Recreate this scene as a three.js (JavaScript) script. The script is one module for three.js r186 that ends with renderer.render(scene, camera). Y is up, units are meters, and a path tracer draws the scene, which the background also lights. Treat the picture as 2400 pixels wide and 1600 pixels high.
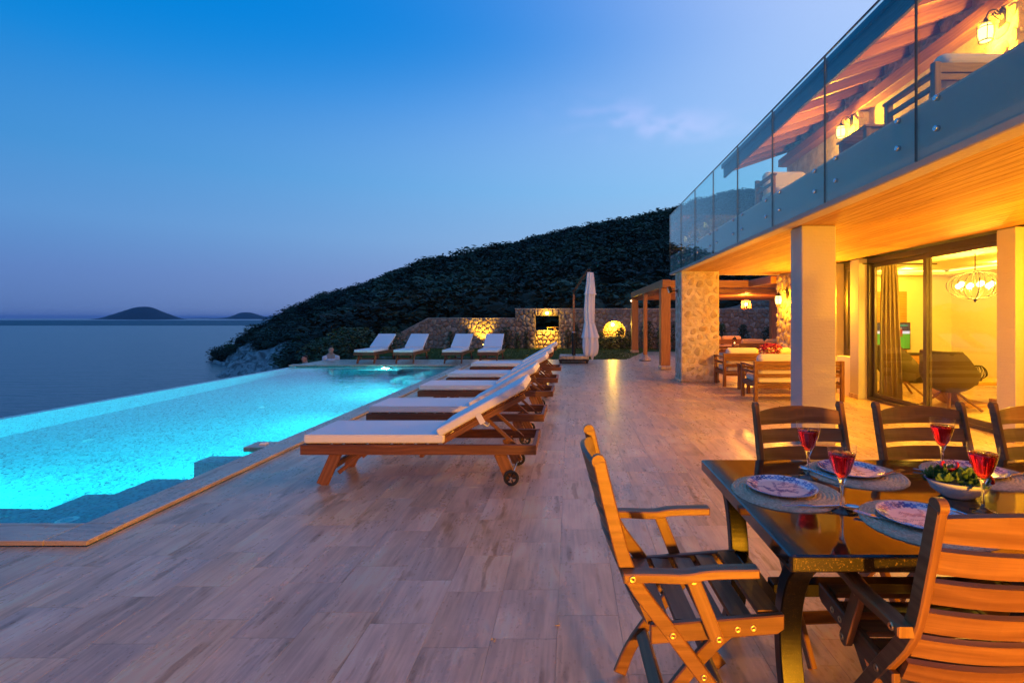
import * as THREE from 'three';
import { mergeGeometries, mergeVertices } from 'three/addons/utils/BufferGeometryUtils.js';
import { RoundedBoxGeometry } from 'three/addons/geometries/RoundedBoxGeometry.js';
import { MarchingCubes } from 'three/addons/objects/MarchingCubes.js';

// ------------------------------------------------------------------ camera, sky, sun, exposure
const FOCAL = 1180, EYE = 1.44;                       // focal length in photo pixels (2400 wide), eye height in metres
const scene = new THREE.Scene();
const camera = new THREE.PerspectiveCamera(2 * Math.atan(800 / FOCAL) * 180 / Math.PI, 1.5, 0.05, 90000);
camera.position.set(0, EYE, 0);
camera.lookAt(0, EYE, -10);
camera.setViewOffset(2400, 1600, -136, 55, 2400, 1600); // rise and shift of the lens: verticals stay vertical
const renderer = new THREE.WebGLRenderer({ antialias: true });
renderer.toneMapping = THREE.LinearToneMapping;
renderer.toneMappingExposure = 1.0;
renderer.shadowMap.enabled = true;

function rng(seed) { let a = seed >>> 0; return () => { a = (a + 0x6D2B79F5) | 0; let t = Math.imul(a ^ (a >>> 15), 1 | a); t = (t + Math.imul(t ^ (t >>> 7), 61 | t)) ^ t; return ((t ^ (t >>> 14)) >>> 0) / 4294967296; }; }
const lerp = (a, b, t) => a + (b - a) * t, clamp = (x, a = 0, b = 1) => Math.min(b, Math.max(a, x));
const smooth = (a, b, x) => { const t = clamp((x - a) / (b - a)); return t * t * (3 - 2 * t); };
function hash(x, y, s) { let h = Math.imul(x, 374761393) + Math.imul(y, 668265263) + Math.imul(s, 2147483647 ^ 1274126177); h = Math.imul(h ^ (h >>> 13), 1274126177); return ((h ^ (h >>> 16)) >>> 0) / 4294967296; }
function noise(x, y, s = 1, px = 0, py = 0) {
  const xi = Math.floor(x), yi = Math.floor(y), fx = x - xi, fy = y - yi, u = fx * fx * (3 - 2 * fx), v = fy * fy * (3 - 2 * fy);
  const m = (a, p) => p ? ((a % p) + p) % p : a;
  const h = (a, b) => hash(m(a, px), m(b, py), s);
  return lerp(lerp(h(xi, yi), h(xi + 1, yi), u), lerp(h(xi, yi + 1), h(xi + 1, yi + 1), u), v);
}
function fbm(x, y, s = 1, o = 4, px = 0, py = 0) { let a = 0, w = 0.5, n = 0; for (let i = 0; i < o; i++) { a += w * noise(x, y, s + i * 17, px, py); n += w; x *= 2; y *= 2; px *= 2; py *= 2; w *= 0.5; } return a / n; }

const lin = (r, g, b) => [r, g, b].map((c) => { c /= 255; return c <= 0.04045 ? c / 12.92 : ((c + 0.055) / 1.055) ** 2.4; });
{ // dusk sky: deep blue overhead and away from the afterglow, pale lavender round the place where the sun went down
  const W = 1024, Hh = 512, data = new Float32Array(W * Hh * 4);
  const away = [[0, lin(68, 106, 170)], [4, lin(74, 121, 190)], [8.5, lin(70, 138, 206)], [14, lin(34, 132, 206)], [22, lin(0, 132, 215)], [34, lin(0, 124, 214)], [60, lin(20, 112, 202)], [90, lin(34, 110, 198)]];
  const glow = [[0, lin(164, 176, 212)], [4, lin(162, 178, 216)], [8, lin(162, 194, 230)], [14, lin(150, 202, 246)], [22, lin(166, 202, 252)], [33, lin(184, 207, 255)], [60, lin(120, 165, 240)], [90, lin(34, 110, 198)]];
  const at = (t, e) => { for (let i = 1; i < t.length; i++) if (e <= t[i][0]) { const k = (e - t[i - 1][0]) / (t[i][0] - t[i - 1][0]); return t[i - 1][1].map((c, j) => lerp(c, t[i][1][j], k)); } return t[t.length - 1][1]; };
  for (let y = 0; y < Hh; y++) for (let x = 0; x < W; x++) {
    const e = Math.max(0, ((y + 0.5) / Hh - 0.5) * 180), az = ((x + 0.5) / W - 0.5) * 360;   // row 0 is straight down; az = atan2(z, x)
    let phi = az + 90; if (phi > 180) phi -= 360; if (phi < -180) phi += 360;                 // 0 looks along -z, positive to +x
    let d = Math.abs(phi - 36); if (d > 180) d = 360 - d;
    const up = 1 + 0.2 * Math.exp(-((d / 65) ** 2)), w = Math.max(Math.exp(-((d / (29 + 34 * smooth(30, 12, e))) ** 2)), 0.2 * smooth(75, 180, d) + 0.005);
    const a = at(away, e), g = at(glow, e);
    // thin pink wisps of cloud
    const cx = (phi - 9.5) / 11, cy = (e - 20.8 + cx * 1.5) / 2.0;
    const wisp = Math.exp(-cx * cx * 1.6 - cy * cy * 1.5) * smooth(0.36, 0.72, fbm(phi * 0.34 + e * 0.2, e * 1.5 - phi * 0.16, 5, 4)) * 0.8;
    const o = (y * W + x) * 4;
    for (let j = 0; j < 3; j++) data[o + j] = lerp(a[j] * up, g[j], w) + wisp * [0.2, 0.1, 0.12][j];
    data[o + 3] = 1;
  }
  const t = new THREE.DataTexture(data, W, Hh, THREE.RGBAFormat, THREE.FloatType);
  t.mapping = THREE.EquirectangularReflectionMapping; t.magFilter = THREE.LinearFilter; t.minFilter = THREE.LinearFilter; t.needsUpdate = true;
  scene.background = t; scene.environment = t;
}
const sun = new THREE.DirectionalLight(new THREE.Color().setRGB(1, 0.82, 0.86), 0.12);  // what is left of the afterglow, very soft
sun.position.set(34, 22, -52); sun.target.position.set(0, 0, 0); sun.castShadow = true; sun.shadow.radius = 45;
Object.assign(sun.shadow.camera, { left: -40, right: 40, top: 40, bottom: -40, near: 1, far: 200 });
scene.add(sun, sun.target);

// ------------------------------------------------------------------ helpers
const R = rng(20240607), NTH = ['first', 'second', 'third', 'fourth', 'fifth', 'sixth', 'seventh'];
const rr = (a, b) => a + (b - a) * R();
const P = (x, y, d) => new THREE.Vector3(x, y, -d);   // d is the distance in front of the camera
const taken = {};
function numbered(n) { if (!(n in taken)) { taken[n] = 0; return n; } taken[n]++; return n + '_' + String(taken[n]).padStart(3, '0'); }
function tag(o, label, category, group, kind) { o.userData.label = label; if (category) o.userData.category = category; if (group) o.userData.group = group; if (kind) o.userData.kind = kind; return o; }
function thing(name, label, category, pos = [0, 0, 0], turn = 0, group, kind) {
  const o = new THREE.Group(); o.name = numbered(name); o.position.set(...pos); o.rotation.y = turn; scene.add(o);
  return tag(o, label, category, group, kind);
}
function copy(src, pos, turn, label, group) {
  const o = src.clone(); o.name = numbered(src.name.replace(/_\d{3}$/, '')); o.userData = { ...src.userData }; o.position.set(...pos); o.rotation.y = turn; scene.add(o);
  if (label) o.userData.label = label; if (group) o.userData.group = group; return o;
}
function clean(g) {
  if (g.index) g = g.toNonIndexed();
  if (!g.attributes.normal) g.computeVertexNormals();
  if (!g.attributes.uv) g.setAttribute('uv', new THREE.BufferAttribute(new Float32Array(g.attributes.position.count * 2), 2));
  for (const k of Object.keys(g.attributes)) if (!['position', 'normal', 'uv'].includes(k)) g.deleteAttribute(k);
  return g;
}
function merged(gs) { gs = [gs].flat(9); return gs.length === 1 ? gs[0] : mergeGeometries(gs.map(clean)); }
function part(name, gs, mat, parent) {
  const m = new THREE.Mesh(merged(gs), mat); m.name = parent ? name : numbered(name); m.castShadow = m.receiveShadow = true; (parent || scene).add(m); return m;
}
function sub(name, parent) { const g = new THREE.Group(); g.name = name; parent.add(g); return g; }
// box with chamfered edges (44 triangles), uv in metres with u along its longest side
function cbox(w, h, d, c = 0.003, x = 0, y = 0, z = 0) {
  const a = [w / 2, h / 2, d / 2]; c = Math.min(c, 0.4 * Math.min(w, h, d));
  const pos = [], nor = [], uv = [], long = [w, h, d].indexOf(Math.max(w, h, d)), uo = R() * 7, vo = R() * 7;
  const vt = (s, k) => s.map((q, i) => q * (i === k ? a[i] : a[i] - c));
  const tri = (p, q, r) => {
    const e1 = [q[0] - p[0], q[1] - p[1], q[2] - p[2]], e2 = [r[0] - p[0], r[1] - p[1], r[2] - p[2]];
    let n = [e1[1] * e2[2] - e1[2] * e2[1], e1[2] * e2[0] - e1[0] * e2[2], e1[0] * e2[1] - e1[1] * e2[0]];
    if (n[0] * (p[0] + q[0] + r[0]) + n[1] * (p[1] + q[1] + r[1]) + n[2] * (p[2] + q[2] + r[2]) < 0) { [q, r] = [r, q]; n = n.map((t) => -t); }
    const l = Math.hypot(...n) || 1; n = n.map((t) => t / l);
    const k = Math.abs(n[0]) >= Math.abs(n[1]) && Math.abs(n[0]) >= Math.abs(n[2]) ? 0 : Math.abs(n[1]) >= Math.abs(n[2]) ? 1 : 2;
    let [i, j] = [0, 1, 2].filter((t) => t !== k); if (j === long) [i, j] = [j, i];
    for (const v of [p, q, r]) { pos.push(v[0] + x, v[1] + y, v[2] + z); nor.push(...n); uv.push(v[i] + uo, v[j] + vo + k * 0.37); }
  };
  const S = [-1, 1];
  for (let k = 0; k < 3; k++) {
    const [i, j] = [0, 1, 2].filter((t) => t !== k);
    for (const s of S) {
      const mk = (si, sj) => { const q = [0, 0, 0]; q[k] = s; q[i] = si; q[j] = sj; return vt(q, k); };
      tri(mk(-1, -1), mk(1, -1), mk(1, 1)); tri(mk(-1, -1), mk(1, 1), mk(-1, 1));
    }
    for (const si of S) for (const sj of S) { // edges along k
      const mk = (sk, ax) => { const q = [0, 0, 0]; q[k] = sk; q[i] = si; q[j] = sj; return vt(q, ax); };
      tri(mk(-1, i), mk(1, i), mk(1, j)); tri(mk(-1, i), mk(1, j), mk(-1, j));
    }
  }
  for (const sx of S) for (const sy of S) for (const sz of S) { const s = [sx, sy, sz]; tri(vt(s, 0), vt(s, 1), vt(s, 2)); }
  const g = new THREE.BufferGeometry();
  g.setAttribute('position', new THREE.Float32BufferAttribute(pos, 3)); g.setAttribute('normal', new THREE.Float32BufferAttribute(nor, 3)); g.setAttribute('uv', new THREE.Float32BufferAttribute(uv, 2));
  return g;
}
// box between limits: x0..x1, y0..y1 and distance d0..d1
const bx = (x0, x1, y0, y1, d0, d1, c = 0.003) => cbox(Math.abs(x1 - x0), Math.abs(y1 - y0), Math.abs(d1 - d0), c, (x0 + x1) / 2, (y0 + y1) / 2, -(d0 + d1) / 2);
function bar(p, q, w, t, side = new THREE.Vector3(0, 0, 1), c = 0.003) { // length p to q, width w along "side", thickness t
  const a = q.clone().sub(p), L = a.length(), X = a.clone().normalize(), Z = side.clone().addScaledVector(X, -side.dot(X)).normalize(), Y = Z.clone().cross(X);
  return cbox(L, t, w, c).applyMatrix4(new THREE.Matrix4().makeBasis(X, Y, Z).setPosition(p.clone().add(q).multiplyScalar(0.5)));
}
function plate(pts, thick, bev = 0.003, curve = false) { // outline in x,y extruded along z, centred
  const v = pts.map((p) => new THREE.Vector2(p[0], p[1]));
  const sh = new THREE.Shape(curve ? new THREE.SplineCurve([...v, v[0]]).getPoints(pts.length * 4) : v);
  const g = new THREE.ExtrudeGeometry(sh, { depth: thick - 2 * bev, bevelEnabled: bev > 0, bevelSize: bev, bevelThickness: bev, bevelOffset: -bev, bevelSegments: 1, steps: 1, curveSegments: 8 });
  g.translate(0, 0, -thick / 2 + bev); return g;
}
function ribbonPlate(center, widths, thick, n = 14) { // a curved board seen from its side: centre line points [x, y], width across
  const c = new THREE.CatmullRomCurve3(center.map((p) => new THREE.Vector3(p[0], p[1], 0)), false, 'centripetal'), L = [], Rt = [];
  for (let i = 0; i <= n; i++) {
    const t = i / n, p = c.getPoint(t), d = c.getTangent(t), k = t * (widths.length - 1), f = Math.floor(k), w = lerp(widths[f], widths[Math.min(f + 1, widths.length - 1)], k - f) / 2;
    L.push([p.x - d.y * w, p.y + d.x * w]); Rt.push([p.x + d.y * w, p.y - d.x * w]);
  }
  return plate([...L, ...Rt.reverse()], thick, 0.004);
}
const tube = (pts, r, seg = 24, rad = 8, closed = false) => new THREE.TubeGeometry(new THREE.CatmullRomCurve3(pts, closed), seg, r, rad, closed);
const lathe = (pts, seg = 32) => new THREE.LatheGeometry(pts.map((p) => new THREE.Vector2(p[0], p[1])), seg);
const cyl = (r0, r1, h, seg = 16, x = 0, y = 0, z = 0) => new THREE.CylinderGeometry(r0, r1, h, seg).translate(x, y, z);
const ball = (r, x, y, z, s = 12) => new THREE.SphereGeometry(r, s, Math.ceil(s * 0.7)).translate(x, y, z);
function cushion(w, h, d, r, puff = 0, seed = 1) { // soft rounded block, centred
  const g = new RoundedBoxGeometry(w, h, d, 4, r), p = g.attributes.position;
  for (let i = 0; i < p.count; i++) {
    const x = p.getX(i), y = p.getY(i), z = p.getZ(i), f = (1 - (2 * x / w) ** 2) * (1 - (2 * z / d) ** 2);
    p.setY(i, y * (1 + puff * clamp(f)) + 0.006 * (noise(x * 9 + seed, z * 9 + y * 7, 3) - 0.5));
  }
  g.computeVertexNormals(); return g;
}
function sdfMesh(f, c, half, res) { // a continuous body from a distance field
  const m = new MarchingCubes(res, new THREE.MeshStandardMaterial(), false, false, 60000), h = res / 2;
  for (let k = 0; k < res; k++) for (let j = 0; j < res; j++) for (let i = 0; i < res; i++) m.field[k * res * res + j * res + i] = -f(c[0] + (i - h) / h * half, c[1] + (j - h) / h * half, c[2] + (k - h) / h * half);
  m.isolation = 0; m.update();
  const n = m.count * 3, g = new THREE.BufferGeometry();
  g.setAttribute('position', new THREE.BufferAttribute(m.positionArray.slice(0, n), 3)); g.setAttribute('normal', new THREE.BufferAttribute(m.normalArray.slice(0, n), 3));
  g.scale(half, half, half).translate(...c); g.computeVertexNormals(); return mergeVertices(g, 1e-4);
}
const capsule = (x, y, z, a, b, ra, rb) => { const [ax, ay, az] = a, dx = b[0] - ax, dy = b[1] - ay, dz = b[2] - az, t = clamp(((x - ax) * dx + (y - ay) * dy + (z - az) * dz) / (dx * dx + dy * dy + dz * dz)); return Math.hypot(x - ax - dx * t, y - ay - dy * t, z - az - dz * t) - lerp(ra, rb, t); };
const smin = (a, b, k) => { const h = clamp(0.5 + 0.5 * (b - a) / k); return lerp(b, a, h) - k * h * (1 - h); };

// ------------------------------------------------------------------ textures (only colour, grain and fine relief)
function tex(w, h, sx, sy, fn, color = true) {
  const d = new Uint8Array(w * h * 4);
  for (let y = 0; y < h; y++) for (let x = 0; x < w; x++) { const c = fn(x / w, y / h), o = (y * w + x) * 4; for (let k = 0; k < 3; k++) d[o + k] = clamp(Array.isArray(c) ? c[k] : c) * 255; d[o + 3] = 255; }
  const t = new THREE.DataTexture(d, w, h); t.wrapS = t.wrapT = THREE.RepeatWrapping; t.magFilter = THREE.LinearFilter; t.minFilter = THREE.LinearMipmapLinearFilter; t.generateMipmaps = true;
  t.repeat.set(1 / sx, 1 / sy); if (color) t.colorSpace = THREE.SRGBColorSpace; t.needsUpdate = true; return t;
}
const grain = (u, v, s, o = 0) => { // wood: long streaks along u, pores, a few darker bands
  const warp = fbm(u * 3, v * 4, s, 3, 3, 4) * 0.9, a = fbm(u * 2 + o, v * 26 + warp * 6, s + 3, 4, 2, 26), b = noise(u * 10, v * 110, s + 9, 10, 110), c = 0.5 + 0.5 * Math.sin((v * 9 + warp * 2.4) * 6.283);
  return 0.55 * a + 0.2 * b + 0.25 * c;
};
const T = {
  wood: tex(512, 512, 1.1, 0.36, (u, v) => { const g = grain(u, v, 11); return [lerp(0.62, 1, g), lerp(0.53, 1, g), lerp(0.44, 1, g)]; }),
  pine: tex(512, 512, 1.6, 0.5, (u, v) => { const g = grain(u, v, 31), k = smooth(0.8, 0.86, noise(u * 7, v * 9, 41, 7, 9)) * smooth(0.6, 0.95, noise(u * 30, v * 40, 42, 30, 40)); return [lerp(0.74, 1, g) * (1 - 0.3 * k), lerp(0.66, 1, g) * (1 - 0.4 * k), lerp(0.52, 1, g) * (1 - 0.5 * k)]; }),
  travertine: tex(1024, 1024, 1.7, 1.7, (u, v) => { // bands run along v
    const w = fbm(u * 4, v * 3, 51, 4, 4, 3), a = fbm(u * 52 + w * 2.2, v * 6.0, 52, 5, 52, 6), b = fbm(u * 140 + w * 2, v * 8, 55, 3, 140, 8), cl = fbm(u * 14 + w * 0.8, v * 3, 57, 4, 14, 3);
    const vein = smooth(0.60, 0.78, fbm(u * 34 + w * 2.2, v * 5.0, 61, 4, 34, 5)), pit = smooth(0.80, 0.9, noise(u * 260, v * 120, 63, 260, 120)) * smooth(0.45, 0.7, noise(u * 40, v * 7, 64, 40, 7));
    const mot = fbm(u * 9 + 5, v * 7, 58, 5, 9, 7), vn = vein * smooth(0.40, 0.58, mot), g = 0.73 + 0.17 * (a - 0.5) + 0.14 * (b - 0.5) + 0.09 * (cl - 0.5) + 0.19 * (mot - 0.5) - 0.17 * vn - 0.07 * pit + 0.10 * smooth(0.84, 0.92, noise(u * 300, v * 150, 68, 300, 150)) * smooth(0.5, 0.7, mot), warm = 0.06 * (noise(u * 10, v * 3, 66, 10, 3) - 0.35) + 0.05 * vn;
    return [g * 1.3 + warm, g * 1.22 + warm * 0.3, g * 1.13 - warm];
  }),
  travRough: tex(512, 512, 1.7, 1.7, (u, v) => 0.55 + 0.35 * fbm(u * 20, v * 5, 71, 4, 20, 5) + 0.2 * (noise(u * 130, v * 60, 72, 130, 60) - 0.5), false),
  travBump: tex(512, 512, 0.9, 0.9, (u, v) => 0.6 * fbm(u * 8, v * 8, 74, 3, 8, 8) + 0.4 * fbm(u * 60, v * 20, 75, 3, 60, 20), false),
  plaster: tex(512, 512, 0.8, 0.8, (u, v) => 0.5 * fbm(u * 40, v * 40, 81, 4, 40, 40) + 0.5 * fbm(u * 90, v * 5, 82, 3, 90, 5), false),
  rough: tex(256, 256, 0.35, 0.35, (u, v) => fbm(u * 12, v * 12, 91, 5, 12, 12), false),
  stone: tex(512, 512, 0.7, 0.7, (u, v) => { const a = fbm(u * 9, v * 9, 95, 5, 9, 9), b = fbm(u * 40, v * 40, 96, 3, 40, 40), c = smooth(0.55, 0.75, fbm(u * 6 + 2, v * 6, 98, 4, 6, 6)); const g = 0.66 + 0.55 * (a - 0.5) + 0.4 * (b - 0.5); return [g * 1.12 - 0.03 * c, g * 1.06 - 0.09 * c, g - 0.15 * c]; }),
  stoneSoft: tex(512, 512, 0.9, 0.9, (u, v) => { const a = fbm(u * 7, v * 7, 195, 5, 7, 7), b = fbm(u * 40, v * 40, 196, 3, 40, 40), g = 0.82 + 0.26 * (a - 0.5) + 0.16 * (b - 0.5), c = smooth(0.56, 0.72, fbm(u * 5 + 2, v * 5, 198, 4, 5, 5)); return [g * 1.08, g * (1.04 - 0.05 * c), g * (1 - 0.12 * c)]; }),
  granite: tex(512, 512, 0.5, 0.5, (u, v) => { const a = noise(u * 150, v * 150, 101, 150, 150), b = noise(u * 256, v * 256, 102, 256, 256), f = smooth(0.66, 0.95, a) * 0.75 + smooth(0.8, 1, b) * 0.5; return [0.16 + f * 0.7, 0.15 + f * 0.62, 0.12 + f * 0.38]; }),
  mosaic: tex(1024, 1024, 1.6, 1.6, (u, v) => { // 25 mm glass mosaic
    const x = u * 64, y = v * 64, i = Math.floor(x), j = Math.floor(y), e = Math.min(x - i, y - j, i + 1 - x, j + 1 - y), h = hash(i, j, 111), q = hash(i, j, 112);
    if (e < 0.07) return [0.86, 0.93, 0.93];
    const t = h < 0.16 ? 0.54 : h < 0.4 ? 0.76 : h < 0.7 ? 0.9 : 1; return [t * (0.62 + 0.2 * q), t * (0.9 + 0.06 * q), t * 0.97];
  }),
  band: tex(256, 64, 0.8, 0.2, (u, v) => { const x = u * 32, y = v * 8, i = Math.floor(x), j = Math.floor(y), h = hash(i, j, 121); if (Math.min(x - i, y - j) < 0.08) return [0.5, 0.62, 0.6]; const t = 0.25 + 0.6 * h * h; return [t * 0.45, t * 0.8, t * 0.85]; }),
  ripple: tex(512, 512, 3.2, 3.2, (u, v) => { const w = fbm(u * 5, v * 5, 131, 2, 5, 5); return 0.55 * fbm(u * 12 + w * 2, v * 16 + w, 132, 3, 12, 16) + 0.45 * fbm(u * 30, v * 38, 135, 2, 30, 38); }, false),
  sea: tex(512, 512, 60, 60, (u, v) => 0.6 * fbm(u * 4, v * 30, 141, 4, 4, 30) + 0.4 * fbm(u * 24, v * 90, 142, 3, 24, 90), false),
  weave: tex(256, 256, 0.06, 0.06, (u, v) => 0.5 + 0.25 * Math.sin(u * 6.283 * 16) * Math.sin(v * 6.283 * 16) + 0.3 * (fbm(u * 16, v * 16, 151, 2, 16, 16) - 0.5), false),
  jute: tex(512, 256, 0.3, 0.15, (u, v) => { const g = fbm(u * 60, v * 40, 161, 3, 60, 40); return [0.72 + 0.4 * g, 0.69 + 0.4 * g, 0.64 + 0.4 * g]; }),
};
const M = (color, roughness = 0.6, o = {}) => new THREE.MeshPhysicalMaterial({ color: new THREE.Color().setRGB(...color), roughness, ...o });
const wood = (c, rough = 0.45, o = {}) => M(c, rough, { map: T.wood, bumpMap: T.wood, bumpScale: 0.0006, ...o });
const mat = {
  chair: [wood([0.33, 0.165, 0.062], 0.42), wood([0.28, 0.135, 0.05], 0.42), wood([0.37, 0.19, 0.072], 0.44)],
  teak: [wood([0.30, 0.115, 0.042], 0.5), wood([0.26, 0.095, 0.034], 0.5), wood([0.34, 0.135, 0.05], 0.5)],
  patio: [wood([0.34, 0.15, 0.06], 0.5), wood([0.29, 0.12, 0.048], 0.5)],
  pine: [0, 1, 2, 3].map((i) => M([[0.62, 0.36, 0.09], [0.58, 0.325, 0.075], [0.66, 0.39, 0.10], [0.53, 0.285, 0.06]][i], 0.68, { map: T.pine, bumpMap: T.pine, bumpScale: 0.0005 })),
  pergola: [0, 1].map((i) => M([[0.50, 0.21, 0.08], [0.45, 0.18, 0.068]][i], 0.5, { map: T.pine, bumpMap: T.pine, bumpScale: 0.0006 })),
  rafter: [0, 1].map((i) => M([[0.44, 0.20, 0.10], [0.38, 0.165, 0.08]][i], 0.5, { map: T.pine })),
  tile: [[0.62, 0.485, 0.37], [0.61, 0.475, 0.36], [0.63, 0.495, 0.38], [0.575, 0.445, 0.34], [0.615, 0.47, 0.35]].map((c) => M(c, 0.44, { map: T.travertine, roughnessMap: T.travRough, bumpMap: T.travBump, bumpScale: 0.0004 })),
  coping: M([0.50, 0.43, 0.37], 0.42, { map: T.travertine, roughnessMap: T.travRough, bumpMap: T.travBump, bumpScale: 0.0008 }),
  grout: M([0.42, 0.345, 0.295], 0.8),
  plaster: M([0.47, 0.43, 0.375], 0.85, { bumpMap: T.plaster, bumpScale: 0.004 }),
  wallPaint: M([0.72, 0.66, 0.52], 0.8, { bumpMap: T.rough, bumpScale: 0.001 }),
  concrete: M([0.36, 0.35, 0.33], 0.8, { bumpMap: T.rough, bumpScale: 0.002 }),
  fascia: M([0.27, 0.275, 0.25], 0.7, { bumpMap: T.rough, bumpScale: 0.001 }),
  gritty: M([0.50, 0.42, 0.30], 0.9, { bumpMap: T.rough, bumpScale: 0.006 }),
  mortar: M([0.40, 0.335, 0.275], 0.9, { map: T.stoneSoft, bumpMap: T.rough, bumpScale: 0.01 }),
  stone: [[0.44, 0.33, 0.245], [0.52, 0.40, 0.30], [0.38, 0.29, 0.23], [0.47, 0.30, 0.20], [0.56, 0.46, 0.37], [0.34, 0.28, 0.24]].map((c) => M(c, 0.85, { map: T.stoneSoft, bumpMap: T.rough, bumpScale: 0.008 })),
  mortarPale: M([0.70, 0.63, 0.51], 0.9, { map: T.stoneSoft, bumpMap: T.rough, bumpScale: 0.003 }),
  stonePale: [[0.62, 0.535, 0.41], [0.56, 0.475, 0.36], [0.66, 0.58, 0.46], [0.58, 0.47, 0.33], [0.49, 0.41, 0.30]].map((c) => M(c, 0.9, { map: T.stoneSoft, bumpMap: T.rough, bumpScale: 0.004 })),
  mosaic: M([0.40, 0.72, 0.76], 0.35, { map: T.mosaic }),
  mosaicShaded: M([0.13, 0.42, 0.47], 0.35, { map: T.mosaic }),  // darker copy of the mosaic: shade on underwater seats put into its colour
  band: M([0.5, 0.75, 0.75], 0.3, { map: T.band }),
  water: M([1, 1, 1], 0.0, { transmission: 1, thickness: 1.5, ior: 1.33, attenuationColor: new THREE.Color().setRGB(0.04, 0.90, 0.97), attenuationDistance: 3.2, bumpMap: T.ripple, bumpScale: 0.0045 }),
  metalDark: M([0.05, 0.045, 0.04], 0.45, { metalness: 0.7 }),
  iron: M([0.03, 0.026, 0.022], 0.55, { metalness: 0.6 }),
  steel: M([0.72, 0.72, 0.72], 0.2, { metalness: 1 }),
  brass: M([0.75, 0.56, 0.28], 0.3, { metalness: 1 }),
  rubber: M([0.02, 0.02, 0.02], 0.7),
  alu: M([0.10, 0.082, 0.06], 0.4, { metalness: 0.5 }),
  cushion: M([0.80, 0.77, 0.74], 0.9, { bumpMap: T.weave, bumpScale: 0.0005, sheen: 0.2 }),
  cushionWarm: M([0.74, 0.66, 0.52], 0.9, { bumpMap: T.weave, bumpScale: 0.0005 }),
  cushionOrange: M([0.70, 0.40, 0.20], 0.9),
  canvas: M([0.78, 0.77, 0.76], 0.9, { bumpMap: T.weave, bumpScale: 0.0005, side: THREE.DoubleSide }),
  glass: M([1, 1, 1], 0.0, { transmission: 1, thickness: 0, ior: 1.5 }),
  balGlass: M([0.84, 0.96, 0.95], 0.0, { transmission: 1, thickness: 0, ior: 1.5, specularIntensity: 0.85 }),
  crystal: M([1, 1, 1], 0.0, { transmission: 1, thickness: 0, ior: 1.5 }),
  granite: M([0.10, 0.085, 0.05], 0.09, { map: T.granite, clearcoat: 0.6, clearcoatRoughness: 0.04 }),
  graniteEdgeGlint: M([0.42, 0.33, 0.13], 0.28, { map: T.granite }),  // gold lamp reflection on the table edge put into a lighter colour
  bronze: M([0.07, 0.058, 0.03], 0.34, { map: T.granite, metalness: 0.3 }),
  black: M([0.012, 0.012, 0.012], 0.35),
  jute: M([0.72, 0.57, 0.40], 0.9, { map: T.jute, bumpMap: T.jute, bumpScale: 0.002 }),
  porcelain: M([0.84, 0.82, 0.80], 0.12, { clearcoat: 0.5 }),
  skin: M([0.50, 0.27, 0.19], 0.6), shirt: M([0.75, 0.74, 0.76], 0.9), hair: M([0.03, 0.02, 0.015], 0.8), cloth: M([0.05, 0.06, 0.09], 0.9),
};
const lampGlow = (r, g, b) => new THREE.MeshPhysicalMaterial({ color: 0x221a10, roughness: 0.4, emissive: new THREE.Color().setRGB(r, g, b), emissiveIntensity: 1 });
const glowLantern = lampGlow(5.5, 3.4, 0.9), glowHot = lampGlow(9, 6.5, 2.4), glowYellow = lampGlow(9, 6, 1.2);
const AMBER = new THREE.Color().setRGB(1, 0.39, 0.012), YELLOW = new THREE.Color().setRGB(1, 0.57, 0.04), AQUA = new THREE.Color().setRGB(0.62, 1, 0.98);
function lamp(x, y, d, color, cd, radius = 2) { const l = new THREE.PointLight(color, cd); l.position.set(x, y, -d); l.castShadow = true; l.shadow.radius = radius; l.name = 'lamp_light'; scene.add(l); return l; }
function spot(x, y, d, tx, ty, td, color, cd, angle, pen = 0.6, radius = 2) { const l = new THREE.SpotLight(color, cd, 0, angle, pen); l.position.set(x, y, -d); l.target.position.set(tx, ty, -td); l.castShadow = true; l.shadow.radius = radius; l.name = 'spot_light'; scene.add(l, l.target); return l; }

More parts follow.
